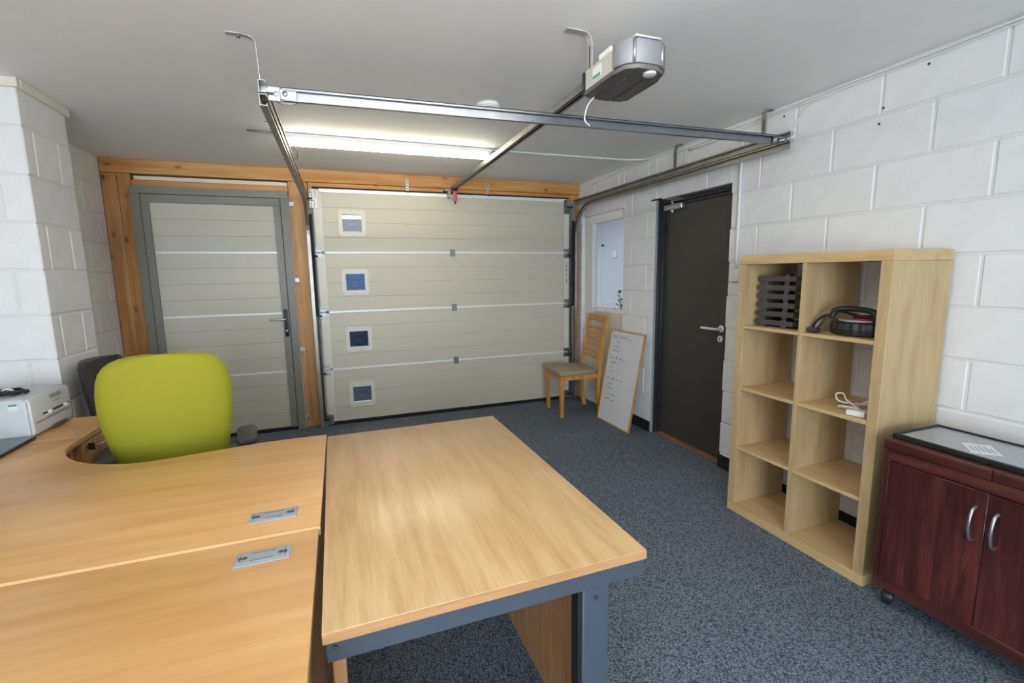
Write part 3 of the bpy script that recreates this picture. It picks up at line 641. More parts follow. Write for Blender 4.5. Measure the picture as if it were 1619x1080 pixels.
nl = thing('next_room_fill_light', 'unseen lamp added to light the room behind the glass pane', 'ceiling light', (R+.7, 5.2, H))  # added lamp, out of view, so the room behind the pane is lit
obj('housing', B(R+.6, R+.8, 4.8, 5.6, H-.04, H-.001, .004), 'white', nl); obj('diffuser', B(R+.62, R+.78, 4.82, 5.58, H-.05, H-.039), emit('next_room_fill', (.97, .98, 1, 1), 7.5), nl)
tag(obj('light_switch', B(R+1.232, R+1.252, 5.859, 5.959, 1.605, 1.705, .004), 'whiteplastic'), 'white square switch plate on far wall, behind glass pane', 'switch')
tag(obj('wall_hook', LA([(.010, 0), (.012, .02), (.016, .035), (.010, .045)], 10, (R+1.25, 6.222, 1.798), Matrix.Rotation(-PI/2, 4, 'Y')), 'black'), 'small black hook on far wall, behind glass pane', 'hook')
pp = thing('potted_plant', 'small dark leafy plant seen low through the glass pane', 'plant', (R+.42, 4.47, .86))
obj('shelf_bracket', B(R+.36, R+.48, 4.41, 4.53, .84, .86, .003), 'white', pp)
obj('pot', LA([(.035, 0), (.045, .08), (.048, .085), (.04, .085)], 18, (R+.42, 4.47, .86)), 'cream', pp)
lv = bmesh.new()
for q in range(14):
    a = q*2.4; rr = .03+.03*(q % 3); z = .98+.018*q; c = Vector((R+.42+rr*math.cos(a), 4.47+rr*math.sin(a), z))
    tube(lv, [(R+.42, 4.47, .94), tuple(c*.6+Vector((R+.42, 4.47, .96))*.4), tuple(c)], .002, 4)
    m = Matrix.Translation(c) @ Matrix.Rotation(a, 4, 'Z') @ Matrix.Rotation(-.5, 4, 'Y')
    t = bmesh.new(); bmesh.ops.create_uvsphere(t, u_segments=8, v_segments=5, radius=1); bmesh.ops.scale(t, vec=(.026, .018, .004), verts=t.verts); bmesh.ops.transform(t, matrix=m, verts=t.verts); merge(lv, t)
obj('leaves', lv, 'leaf', pp)

# ------------------------------------------------------------------ outside, seen through the little garage windows
struct('ground_outside', B(-14, 14, D+.26, 30, -.12, -.05), 'tarmac', 'dark tarmac ground outside the garage door', 'ground')
hw = thing('neighbour_house', 'low blue grey building across the yard seen through garage windows', 'building', (.4, 9.2, -.05), kind='structure')
obj('wall', B(-6, 7, 9.2, 10.5, -.05, 2.16), 'outwall', hw, smooth=False)
struct('wall_yard', B(-6, 7, 7.9, 8.1, -.05, 1.0), 'yardwall', 'low dark yard wall seen through the lower garage windows', 'wall')
obj('roof', PR([(9.0, 2.12), (9.0, 2.18), (9.9, 2.50), (10.8, 2.18), (10.8, 2.12)], -6.2, 7.2, 0, Matrix(((0, 0, 1, 0), (1, 0, 0, 0), (0, 1, 0, 0), (0, 0, 0, 1)))), 'outroof', hw, smooth=False)

# ------------------------------------------------------------------ desks
DA = .0099; DX0, DX1, DYn, DYf, DZ = -.0725, .6714, .8956, 2.0965, .725
MD = Matrix.Translation((DX1, DYn, 0)) @ Matrix.Rotation(DA, 4, 'Z')
dw, dl = DX1-DX0, DYf-DYn
dk = thing('office_desk', 'rectangular oak topped desk with blue grey steel leg and beam', 'desk', (DX1-dw/2, DYn+dl/2, 0), DA)
obj('tabletop', box(bmesh.new(), -dw, 0, 0, dl, DZ-.024, DZ, .002, 2, MD), 'oak_y', dk)
obj('edge_band', box(bmesh.new(), -dw+.001, -.001, -.0012, .0005, DZ-.023, DZ-.002, 0, 1, MD), 'edge_oak', dk, smooth=False)
obj('beam', box(bmesh.new(), -dw+.004, .004, .014, .050, DZ-.078, DZ-.0245, .003, 1, MD), 'deskgrey', dk)
lg = obj('leg', box(bmesh.new(), -.168, -.096, .016, .046, 0, DZ-.074, .003, 1, MD), 'deskgrey', dk)
obj('leg_channel', box(bmesh.new(), -.176, -.168, .024, .060, 0, DZ-.08, .001, 1, MD), 'darkmetal', lg)
obj('bolt', LA([(.006, 0), (.006, .003), (.003, .003), (.003, .001)], 12, (0, 0, 0), MD @ Matrix.Translation((-.132, .016, .622)) @ Matrix.Rotation(PI/2, 4, 'X')), 'slotdark', lg)
obj('bolt', LA([(.005, 0), (.005, .003)], 12, (0, 0, 0), MD @ Matrix.Translation((-dw+.022, .014, DZ-.045)) @ Matrix.Rotation(PI/2, 4, 'X')), 'slotdark', dk)
obj('leg', box(bmesh.new(), -.168, -.096, dl-.06, dl-.03, 0, DZ-.0245, .003, 1, MD), 'deskgrey', dk)
obj('side_panel', box(bmesh.new(), -.096, -.076, .05, dl-.06, .02, DZ-.0245, .001, 1, MD), 'oak_z', dk)
obj('beam', box(bmesh.new(), -dw+.02, -.02, dl-.06, dl-.03, DZ-.078, DZ-.0245, .003, 1, MD), 'deskgrey', dk)
obj('leg', box(bmesh.new(), -dw+.02, -dw+.05, dl-.06, dl-.03, 0, DZ-.0245, .003, 1, MD), 'deskgrey', dk)
obj('leg', box(bmesh.new(), -dw+.014, -dw+.040, .030, .060, 0, DZ-.077, .003, 1, MD), 'oak_z', dk)
LX = L+.03
def port(parent, x, y, z):
    m = Matrix.Translation((x, y, z))
    p_ = obj('cable_port', box(bmesh.new(), -.062, .062, -.029, .029, -.002, .003, .0025, 2, m), 'gromm', parent)
    obj('port_lid', box(bmesh.new(), -.050, .050, -.020, .020, .002, .0042, .001, 1, m), 'gromm', p_)
    s = bmesh.new(); box(s, -.026, .026, -.0165, -.0150, .0036, .0046, 0, 1, m); box(s, -.026, .026, .0150, .0165, .0036, .0046, 0, 1, m)
    for q in (-.040, .040): lathe(s, [(.006, 0), (.006, .001)], 10, (x+q, y, z+.0039)); box(s, q*1.18-.007, q*1.18+.007, -.004, .004, .0036, .0048, 0, 1, m)
    for q in (-.0495, .0495): box(s, q-.0008, q+.0008, -.013, .013, .0036, .0046, 0, 1, m)
    obj('port_slots', s, 'slotdark', p_, smooth=False)
ck = thing('corner_desk', 'beech corner desk with curved inner edge holding the printer', 'desk', (-.85, 1.75, 0))
outline = [(-.088, 1.312), (-.088, 2.111), (-.20, 2.113), (-.324, 2.109), (-.472, 2.086), (-.644, 2.054), (-.708, 2.046), (-.775, 2.051), (-.848, 2.076), (-.913, 2.110), (-.963, 2.151), (-.999, 2.189), (-1.032, 2.236), (-1.057, 2.284), (-1.077, 2.342), (-1.088, 2.409), (-1.088, 2.486), (LX, 2.486), (LX, 1.312)]
obj('tabletop', PR(outline, DZ-.024, DZ+.002, .0015), 'beech_x', ck)
obj('edge_band', B(LX, -.088, 1.3105, 1.3125, DZ-.023, DZ+.0022), 'edge', ck, smooth=False)
obj('side_panel', B(-.125, -.105, 1.34, 2.08, 0, DZ-.0245, .001), 'beech_z', ck)
obj('back_panel', B(LX+.02, -.125, 1.36, 1.378, .12, DZ-.0245, .001), 'beech_z', ck)
obj('side_panel', B(LX+.005, -1.12, 2.455, 2.475, 0, DZ-.0245, .001), 'beech_z', ck)
obj('leg', B(LX+.04, LX+.10, 1.40, 1.46, 0, DZ-.0245, .004), 'deskgrey', ck)
port(ck, -.215, 1.422, DZ+.002)
nk = thing('straight_desk', 'beech desk with one cable port, joined to corner desk and oak desk', 'desk', (-.85, .9, 0))
obj('tabletop', B(LX, -.092, .50, 1.3085, DZ-.029, DZ-.004, .0015, 2), 'beech_x', nk)
obj('side_panel', B(-.120, -.100, .53, 1.28, 0, DZ-.0295, .001), 'beech_z', nk)
obj('side_panel', B(LX+.01, LX+.03, .53, 1.28, 0, DZ-.0295, .001), 'beech_z', nk)
obj('back_panel', B(LX+.03, -.12, 1.26, 1.278, .12, DZ-.0295, .001), 'beech_z', nk)
port(nk, -.216, 1.221, DZ-.004)
pd = thing('drawer_pedestal', 'beech desk high drawer pedestal with keys in its lock', 'drawer unit', (-1.37, 2.68, 0))
obj('top_panel', B(LX, -1.087, 2.489, 2.868, DZ-.024, DZ+.002, .0015), 'beech_x', pd)
obj('body', B(LX+.01, -1.112, 2.495, 2.862, .0, DZ-.0245, .001), 'beech_z', pd)
for i, (a, b) in enumerate([(.50, .692), (.30, .495), (.04, .295)]):
    dr = obj('drawer', B(-1.1118, -1.094, 2.497, 2.860, a, b, .0015), 'beech_z', pd)
    hz = b-.038
    obj('handle', T(smooth_path([(-1.096, 2.60, hz), (-1.078, 2.603, hz), (-1.072, 2.62, hz), (-1.072, 2.72, hz), (-1.078, 2.737, hz), (-1.096, 2.74, hz)], 4), .005, 8), 'silver', dr)
    if i == 0:
        obj('lock', LA([(.010, 0), (.010, .006)], 14, (-1.094, 2.535, .672), Matrix.Rotation(PI/2, 4, 'Y')), 'silver', dr)
        kb = bmesh.new(); box(kb, -1.089, -1.066, 2.530, 2.536, .655, .685, .002); box(kb, -1.085, -1.070, 2.542, 2.549, .650, .682, .002, 1); obj('keys', kb, 'black', dr)

# ------------------------------------------------------------------ things on the corner desk
PZ = DZ+.003
pr = thing('printer', 'small pale grey laser printer on the corner desk by the pillar', 'printer', (-1.45, 2.71, PZ))
prof = [(-1.283, PZ+.002), (-1.279, PZ+.02), (-1.281, PZ+.16), (-1.296, PZ+.174), (-1.60, PZ+.174), (-1.62, PZ+.16), (-1.62, PZ+.002)]
MX = Matrix(((1, 0, 0, 0), (0, 0, 1, 0), (0, 1, 0, 0), (0, 0, 0, 1)))
obj('body', PR([(x-.004, z) for x, z in prof], 2.548, 2.872, .006, MX), 'printer', pr)
fp = obj('front_panel', PR([(-1.300, PZ+.004), (-1.276, PZ+.012), (-1.272, PZ+.03), (-1.275, PZ+.158), (-1.284, PZ+.170), (-1.300, PZ+.170)], 2.556, 2.864, .003, MX), 'printer_f', pr)
obj('slot', B(-1.276, -1.2705, 2.632, 2.848, PZ+.083, PZ+.091), 'black', fp, smooth=False)
obj('slot_lip', B(-1.282, -1.262, 2.640, 2.840, PZ+.074, PZ+.081, .002), 'printer_f', fp)
for y in (2.672, 2.80): obj('paper_guide', LA([(.009, -.008), (.011, 0), (.009, .008)], 12, (-1.264, y, PZ+.086), Matrix.Rotation(PI/2, 4, 'Y')), 'printer_f', fp)
obj('control_panel', B(-1.278, -1.2725, 2.70, 2.79, PZ+.140, PZ+.158), 'gromm', fp, smooth=False)
obj('badge', B(-1.276, -1.2728, 2.72, 2.78, PZ+.121, PZ+.127), 'gromm', fp, smooth=False)
obj('tray_handle', B(-1.276, -1.264, 2.69, 2.80, PZ+.004, PZ+.018, .003), 'darkfabric', fp)
obj('tray_seam', B(-1.274, -1.2705, 2.57, 2.85, PZ+.060, PZ+.0615), 'slotdark', fp, smooth=False)
stk = obj('sticker', B(-1.345, -1.312, 2.5465, 2.5481, PZ+.128, PZ+.158), 'paper', pr, smooth=False)
obj('sticker_print', B(-1.343, -1.314, 2.5460, 2.5467, PZ+.148, PZ+.157), 'green', stk, smooth=False)
cz = PZ+.182
pc = thing('power_cable', 'coiled black power cable lying on top of the printer', 'cable', (-1.44, 2.66, cz-.006))
coil = []
for i in range(90):
    a = i/90*2*PI*4; e = 1+.10*math.sin(i*1.7); coil.append((-1.42+.085*e*math.cos(a)*(1 if i % 2 else 1), 2.655+.045*e*math.sin(a)+.012*math.sin(i*.4), cz+.004*(i/22)+.003*math.sin(i*.9)))
obj('cord', T(smooth_path(coil, 2), .0045, 6), 'black', pc)
obj('tie', T([(-1.385+.022*math.cos(q), 2.64, cz+.010+.016*math.sin(q)) for q in [k*2*PI/14 for k in range(14)]], .004, 6, closed=True), 'whiteplastic', pc)
obj('plug', B(-1.50, -1.455, 2.60, 2.632, cz-.004, cz+.022, .005, 2), 'black', pc)
lp = thing('laptop', 'thin flat grey laptop with dark edge on the desk beside printer', 'laptop', (-1.44, 2.37, PZ))
obj('base', B(-1.62, -1.262, 2.245, 2.535, PZ, PZ+.009, .002), 'black', lp); obj('lid', B(-1.62, -1.264, 2.245, 2.534, PZ+.0095, PZ+.0155, .0025, 2), plain('grey_lid', (104, 112, 116), .3, var=.03), lp)

# ------------------------------------------------------------------ office chairs
def chair_base(t, cx, cy, zs, mat='darkfabric'):
    bs = obj('base', LA([(.035, .075), (.035, .12), (.026, .13), (.026, .22), (.018, .22), (.018, zs)], 18, (cx, cy, 0)), 'black', t)
    for k in range(5):
        a = 2*PI*k/5+.3; ex, ey = cx+.27*math.cos(a), cy+.27*math.sin(a)
        sp_ = obj('spoke', T([(cx, cy, .10), (cx+.14*math.cos(a), cy+.14*math.sin(a), .092), (ex, ey, .075)], [.024, .020, .014], 8), 'black', bs)
        obj('castor', LA([(.012, -.022), (.025, -.018), (.027, 0), (.025, .018), (.012, .022)], 14, (ex, ey, .028), Matrix.Rotation(a+1.2, 4, 'Z') @ Matrix.Rotation(PI/2, 4, 'X')), 'black', bs)
    return bs
def back_shell(bm, widths, thick, curve, tilt, bow=.0):
    """widths: list of (z, half width, dy); local frame, back faces -y"""
    N = 14; F, K = [], []
    for (z, hw_, dy) in widths:
        f, b = [], []
        for i in range(N+1):
            u = 2*i/N-1; y = dy+curve*u*u; e = 1-abs(u)**6
            f.append(bm.verts.new((u*hw_, y-thick*.5*e-.002, z))); b.append(bm.verts.new((u*hw_, y+thick*.5*e+.002, z)))
        F.append(f); K.append(b)
    n = len(widths)
    for j in range(n-1):
        for i in range(N):
            bm.faces.new((F[j][i], F[j][i+1], F[j+1][i+1], F[j+1][i])); bm.faces.new((K[j][i+1], K[j][i], K[j+1][i], K[j+1][i+1]))
        bm.faces.new((K[j][0], F[j][0], F[j+1][0], K[j+1][0])); bm.faces.new((F[j][N], K[j][N], K[j+1][N], F[j+1][N]))
    for i in range(N):
        bm.faces.new((K[0][i], K[0][i+1], F[0][i+1], F[0][i])); bm.faces.new((F[n-1][i], F[n-1][i+1], K[n-1][i+1], K[n-1][i]))
    bmesh.ops.recalc_face_normals(bm, faces=bm.faces); return bm
def place(bm, cx, cy, rz):
    bm.transform(Matrix.Translation((cx, cy, 0)) @ Matrix.Rotation(rz, 4, 'Z')); return bm
GCX, GCY, GR = -.755, 2.60, .16
gc = thing('office_chair', 'lime green mesh back office chair with dark armrests at the corner desk', 'chair', (GCX, GCY, 0), GR)
ws = []
for z, hw_ in [(.50, .175), (.56, .193), (.62, .208), (.70, .226), (.78, .240), (.86, .248), (.93, .247), (.98, .240), (1.015, .228), (1.04, .210), (1.058, .186), (1.070, .155), (1.078, .11), (1.082, .06)]:
    t = (z-.5)/.57; ws.append((z+.012*t, hw_*.955, -.235-.075*t-.03*math.sin(t*PI)))
obj('backrest', place(back_shell(bmesh.new(), ws, .026, .045, 0), GCX, GCY, GR), 'lime', gc, angle=60)
obj('back_support', place(tube(bmesh.new(), smooth_path([(0, .02, .40), (0, -.20, .41), (0, -.262, .46), (0, -.268, .60)], 5), .022, 8), GCX, GCY, GR), 'black', gc)
obj('seat', place(PR([(-.24, -.21), (-.20, -.235), (.20, -.235), (.24, -.21), (.25, .20), (.21, .245), (-.21, .245), (-.25, .20)], .435, .50, .02), GCX, GCY, GR), 'leather', gc)
obj('mechanism', place(B(-.09, .09, -.10, .12, .395, .436, .01), GCX, GCY, GR), 'black', gc)
for s in (-1, 1):
    x = s*.272
    pad = place(PR([(x-.046, -.11), (x-.034, -.135), (x+.034, -.135), (x+.046, -.11), (x+.046, .10), (x+.030, .14), (x-.030, .14), (x-.046, .10)], .592, .622, .012), GCX, GCY, GR)
    a_ = obj('armrest', pad, 'darkfabric', gc)
    obj('arm_post', place(tube(bmesh.new(), smooth_path([(s*.16, 0, .425), (s*.26, 0, .43), (s*.27, 0, .47), (s*.272, 0, .596)], 5), .018, 8), GCX, GCY, GR), 'black', a_)
chair_base(gc, GCX, GCY, .40)
BCX, BCY, BR = -1.015, 3.14, PI/2-.14
bc = thing('office_chair', 'black leather office chair standing between the green chair and pillar', 'chair', (BCX, BCY, 0), BR)
ws = []
for z, hw_ in [(.50, .17), (.58, .18), (.70, .19), (.82, .195), (.90, .192), (.945, .182), (.965, .165), (.975, .14)]:
    t = (z-.5)/.48; ws.append((z, hw_, .22+.06*t))
obj('backrest', place(back_shell(bmesh.new(), ws, .06, -.05, 0), BCX, BCY, BR), 'leather', bc, angle=60)
obj('seat', place(PR([(-.23, -.24), (.23, -.24), (.25, -.2), (.24, .21), (-.24, .21), (-.25, -.2)], .42, .50, .025), BCX, BCY, BR), 'leather', bc)
obj('back_support', place(tube(bmesh.new(), smooth_path([(0, 0, .40), (0, .2, .41), (0, .26, .46), (0, .265, .60)], 5), .022, 8), BCX, BCY, BR), 'black', bc)
chair_base(bc, BCX, BCY, .42)

# ------------------------------------------------------------------ wooden chair against the right wall
WR_ = PI/2+.06
wcx, wcy = 2.20, 4.19
wc_ = thing('dining_chair', 'honey wooden slat back dining chair with beige padded seat', 'chair', (wcx, wcy, 0))
MC = Matrix.Translation((wcx, wcy, 0)) @ Matrix.Rotation(-.06, 4, 'Z')   # local -x is the chair's front
def cbx(*a, bev=.003): return box(bmesh.new(), *a, bev, 1, MC)
def taper_leg(bm, x0, y0, x1, y1, zt, w0, w1):
    v = [(x0, y0, zt, w0), (x1, y1, 0, w1)]; rr = []
    for x, y, z, w_ in v: rr.append([bm.verts.new(MC @ Vector((x+a*w_/2, y+b*w_/2, z))) for a, b in ((-1, -1), (1, -1), (1, 1), (-1, 1))])
    for k in range(4): bm.faces.new((rr[0][k], rr[0][(k+1) % 4], rr[1][(k+1) % 4], rr[1][k]))
    bm.faces.new(rr[0][::-1]); bm.faces.new(rr[1]); bmesh.ops.recalc_face_normals(bm, faces=bm.faces); return bm
for s in (-1, 1): obj('leg', taper_leg(bmesh.new(), -.215, s*.185, -.215, s*.180, .42, .042, .030), 'chairwood', wc_, smooth=False)
for s in (-1, 1):
    bp_ = [(.165, 0), (.145, .15), (.140, .30), (.148, .45), (.172, .62), (.205, .80), (.236, .975)]
    b_ = bmesh.new(); rr = []
    for i, (x, z) in enumerate(bp_):
        y = s*(.182-.0*z); wx, wy = .034-.006*(i > 4), .034
        rr.append([b_.verts.new(MC @ Vector((x+a*wx/2+.03, y+c*wy/2, z))) for a, c in ((-1, -1), (1, -1), (1, 1), (-1, 1))])
    for A, Bq in zip(rr, rr[1:]):
        for k in range(4): b_.faces.new((A[k], A[(k+1) % 4], Bq[(k+1) % 4], Bq[k]))
    b_.faces.new(rr[0][::-1]); b_.faces.new(rr[-1]); bmesh.ops.recalc_face_normals(b_, faces=b_.faces)
    obj('back_post', b_, 'chairwood', wc_, smooth=False)
def xb(z):
    for (xa, za), (xc, zc) in zip(bp_, bp_[1:]):
        if za <= z <= zc: return xa+(xc-xa)*(z-za)/(zc-za)+.03
    return bp_[-1][0]+.03
obj('top_rail', cbx(xb(.95)-.014, xb(.95)+.014, -.20, .20, .915, .982, bev=.008), 'chairwood', wc_)
for z in (.555, .612, .669, .726, .783, .840): obj('slat', cbx(xb(z)-.008, xb(z)+.008, -.168, .168, z-.014, z+.014), 'chairwood', wc_)
obj('apron', cbx(-.225, -.205, -.17, .17, .365, .415), 'chairwood', wc_)
for s in (-1, 1): obj('apron', cbx(-.20, .165, s*.186-.010, s*.186+.010, .365, .415), 'chairwood', wc_)
obj('apron', cbx(.150, .170, -.17, .17, .365, .415), 'chairwood', wc_)
cu = bmesh.new(); prism(cu, [(-.255, -.222), (-.235, -.235), (.13, -.205), (.15, -.19), (.15, .19), (.13, .205), (-.235, .235), (-.255, .222)], .416, .462, .014, MC)
obj('seat_cushion', cu, 'fabric', wc_)

# ------------------------------------------------------------------ whiteboard leaning on the wall
bl, br_, tl = Vector((2.288, 3.889, .001)), Vector((2.296, 3.372, .001)), Vector((2.445, 3.887, .862))
ux = (br_-bl); bw = ux.length; ux.normalize(); uy = (tl-bl); uy -= ux*uy.dot(ux); bh = uy.length; uy.normalize(); uz = ux.cross(uy)
MB_ = Matrix(((ux.x, uy.x, uz.x, bl.x), (ux.y, uy.y, uz.y, bl.y), (ux.z, uy.z, uz.z, bl.z), (0, 0, 0, 1)))
wbd = thing('whiteboard', 'wood framed whiteboard with handwritten lines leaning against the wall', 'whiteboard', tuple((bl+br_)/2))
obj('surface', box(bmesh.new(), .008, bw-.008, .008, bh-.008, -.012, -.004, 0, 1, MB_), 'board', wbd, smooth=False)
for q in [(0, bw, 0, .011), (0, bw, bh-.011, bh), (0, .011, .011, bh-.011), (bw-.011, bw, .011, bh-.011)]:
    obj('frame_rail', box(bmesh.new(), q[0], q[1], q[2], q[3], -.016, .002, .002, 1, MB_), 'chairwood', wbd)
def scribble(x, y, wid, hgt):
    bm = bmesh.new(); pts = []; n = max(6, int(wid/.010)); px = x
    for i in range(n*2):
        pts.append((x+wid*i/(n*2)+random.uniform(-.003, .003), y+hgt*random.choice((0, .25, .6, 1.0)) if i % 2 else y+hgt*random.uniform(0, .3), -.0036))
    pp_ = [MB_ @ Vector(p) for p in smooth_path(pts, 3)]
    return tube(bm, pp_, .0013, 4)
rnd = random.getstate(); random.seed(11)
for (x, v, wid, hgt) in [(.045, .800, .085, .030), (.155, .803, .075, .032), (.245, .806, .016, .016), (.275, .800, .065, .017), (.095, .760, .085, .016), (.080, .716, .070, .020), (.170, .716, .008, .016), (.075, .676, .075, .020), (.165, .676, .008, .016),
                          (.050, .600, .055, .026), (.115, .602, .055, .028), (.205, .606, .014, .020), (.240, .598, .060, .017), (.075, .556, .090, .026), (.075, .516, .070, .018), (.080, .478, .078, .018),
                          (.050, .410, .055, .020), (.120, .408, .060, .028), (.215, .408, .006, .026), (.245, .408, .065, .016), (.075, .356, .085, .018), (.075, .318, .055, .022), (.140, .318, .045, .018), (.085, .262, .085, .022), (.175, .258, .050, .018), (.080, .214, .080, .022), (.170, .206, .045, .020)]:
    obj('handwriting', scribble(x, v*bh/.877, wid, hgt), 'ink', wbd, smooth=False)
random.setstate(rnd)

# ------------------------------------------------------------------ bookcase
BX, BY0, BY1, BT = 2.097, 1.2664, 2.0448, 1.478; BXB = BX+.385
bkc = thing('bookcase', 'open birch cube bookcase, two columns of four compartments', 'bookcase', (BX+.19, (BY0+BY1)/2, 0))
fth = .047
obj('top_panel', B(BX, BXB, BY0, BY1, BT-.046, BT, .0015), 'birch_y', bkc)
obj('bottom_panel', B(BX, BXB, BY0, BY1, 0, .048, .0015), 'birch_y', bkc)
for a, b in [(BY0, BY0+fth), (BY1-fth, BY1)]: obj('side_panel', B(BX, BXB, a, b, .0485, BT-.0465, .0015), 'birch_z_shaded', bkc)
ym = (BY0+BY1)/2; z0, z1 = .0485, BT-.0465; ch = (z1-z0-3*.017)/4
obj('divider', B(BX+.003, BXB-.004, ym-.0105, ym+.0105, z0, z1, .001), 'birch_z_shaded', bkc)
shz = []
for k in range(3):
    z = z0+ch*(k+1)+.017*k; shz.append(z+.017)
    for a, b in [(BY0+fth+.0005, ym-.011), (ym+.011, BY1-fth-.0005)]: obj('shelf', B(BX+.003, BXB-.004, a, b, z, z+.017, .001), 'birch_y', bkc)
# letter trays: six, each its own thing
S3 = shz[2]; pitch = .0462
trayp = None
names_ = ['lowest of six black letter trays stacked in the bookcase', 'black letter tray, second from the bottom of its stack', 'black letter tray, third from the bottom of its stack', 'black letter tray, third from the top of its stack', 'black letter tray, second from the top of its stack', 'topmost of six black letter trays stacked in the bookcase']
for k in range(6):
    if trayp is None:
        trayp = thing('letter_tray', names_[0], 'letter tray', (2.155, 1.862, S3+.001), 0, 'letter trays stacked in the bookcase')
        a0, a1, b0, b1 = 2.155, 2.44, 1.745, 1.980; zz = S3+.0112
        obj('tray_floor', B(a0+.002, a1, b0+.002, b1-.002, zz, zz+.003), 'traybl', trayp, smooth=False)
        obj('front_lip', B(a0, a0+.004, b0, b1-.004, zz, zz+.027, .0015), 'traybl', trayp)
        for y in (b0, b1-.003): obj('side_wall', B(a0+.004, a1, y, y+.003, zz, zz+.024), 'traybl', trayp, smooth=False)
        for y in (b0+.052, b1-.055): obj('spacer', B(a0-.0015, a0+.004, y-.014, y+.014, zz-.010, zz+.035, .001), 'traybl', trayp)
        for y in (b0, b1-.003): obj('spacer', B(a1-.06, a1-.02, y, y+.003, zz-.010, zz+.035), 'traybl', trayp, smooth=False)
    else:
        c = copy_tree(trayp); c['label'] = names_[k]; c.location.z = S3+.001+pitch*k
        c.location.x += [0, .006, .004, .010, .006, .012][k]; c.location.y += [0, .002, -.003, .003, -.002, .002][k]
# extension cable reel
rx, ry = 2.262, 1.462
re_ = thing('cable_reel', 'black round extension cable reel lying in the upper compartment', 'cable reel', (rx, ry, S3))
db = bmesh.new(); seg = 48; prof = [(.118, 0), (.130, .006), (.134, .03), (.130, .058), (.120, .064)]; rings = []
for r, z in prof: rings.append([db.verts.new((rx+(r-(.004 if k % 2 and .004 < z < .06 else 0))*math.cos(2*PI*k/seg), ry+(r-(.004 if k % 2 and .004 < z < .06 else 0))*math.sin(2*PI*k/seg), S3+.001+z)) for k in range(seg)])
for A, Bq in zip(rings, rings[1:]):
    for k in range(seg): db.faces.new((A[k], A[(k+1) % seg], Bq[(k+1) % seg], Bq[k]))
db.faces.new(rings[0][::-1]); db.faces.new(rings[-1])
obj('drum', db, 'black', re_, smooth=False)
obj('top_disc', LA([(.104, 0), (.100, .008), (.03, .010)], 30, (rx, ry, S3+.064)), 'glassboard', re_)
obj('red_ring', LA([(.06, 0), (.055, .006)], 24, (rx-.01, ry-.02, S3+.073)), 'redbox', re_)
obj('handle', T(smooth_path([(rx-.10, ry+.085, S3+.075), (rx-.095, ry+.075, S3+.112), (rx-.08, ry+.03, S3+.122), (rx-.07, ry-.05, S3+.118), (rx-.07, ry-.085, S3+.105), (rx-.07, ry-.09, S3+.070)], 5), .013, 8), 'black', re_)
obj('cord', T(smooth_path([(rx-.08, ry+.07, S3+.10), (rx-.10, ry+.12, S3+.085), (rx-.11, ry+.155, S3+.05), (rx-.112, ry+.165, S3+.018), (rx-.125, ry+.15, S3+.010), (rx-.125, ry+.12, S3+.04), (rx-.11, ry+.11, S3+.075), (rx-.06, ry+.08, S3+.105), (rx+.01, ry+.04, S3+.085), (rx+.03, ry-.06, S3+.088), (rx-.04, ry-.07, S3+.084), (rx-.05, ry+.02, S3+.086)], 5), .006, 6), 'black', re_)
obj('plug', B(rx-.150, rx-.110, ry+.125, ry+.170, S3+.002, S3+.026, .005, 2), plain('dark_blue_plug', (44, 50, 62), .45), re_)
rb = thing('red_box', 'small red lidded box behind the cable reel', 'box', (2.43, 1.395, S3))
obj('body', B(2.415, 2.470, 1.325, 1.43, S3+.001, S3+.115, .004), 'darkfabric', rb); obj('lid', B(2.410, 2.475, 1.320, 1.435, S3+.1155, S3+.150, .006, 2), 'redbox', rb)
# white extension lead in the compartment below
S2 = shz[1]; yr = BY0+fth
el = thing('extension_lead', 'tangled white extension lead with a white connector block on the shelf', 'cable', (2.25, 1.42, S2))
z_ = S2+.006
c1 = smooth_path([(2.165, 1.345, z_), (2.20, 1.42, z_+.012), (2.24, 1.50, z_+.03), (2.26, 1.53, z_+.05), (2.24, 1.55, z_+.045), (2.22, 1.52, z_+.02), (2.26, 1.46, z_+.015), (2.33, 1.42, z_+.02), (2.385, 1.40, z_+.06), (2.395, 1.38, z_+.12), (2.385, 1.345, z_+.16), (2.37, 1.335, z_+.13), (2.36, 1.37, z_+.08), (2.33, 1.43, z_+.04), (2.28, 1.46, z_+.01), (2.23, 1.45, z_), (2.19, 1.49, z_), (2.17, 1.48, z_+.012), (2.175, 1.42, z_+.016), (2.18, 1.36, z_+.008)], 6)
obj('cord', T(c1, .0045, 6), 'whiteplastic', el)
c2 = smooth_path([(2.36, 1.345, z_+.02), (2.34, 1.42, z_+.03), (2.36, 1.47, z_+.06), (2.39, 1.44, z_+.10), (2.40, 1.38, z_+.17), (2.40, 1.34, z_+.18)], 6)
obj('cord', T(c2, .0045, 6), 'whiteplastic', el)
obj('connector_block', box(bmesh.new(), -.022, .022, -.036, .036, 0, .024, .004, 2, Matrix.Translation((2.145, 1.385, S2+.001)) @ Matrix.Rotation(.25, 4, 'Z')), 'whiteplastic', el)
pa = thing('power_adapter', 'small white plug adapter behind the tangled extension lead', 'adapter', (2.42, 1.39, S2))
obj('body', B(2.420, 2.472, 1.330, 1.405, S2+.001, S2+.075, .008, 3), 'whiteplastic', pa)
for y in (1.436, 1.455): obj('pin', T([(2.44, y-.02, S2+.060), (2.43, y-.004, S2+.064)], .006, 8), 'silver', pa)

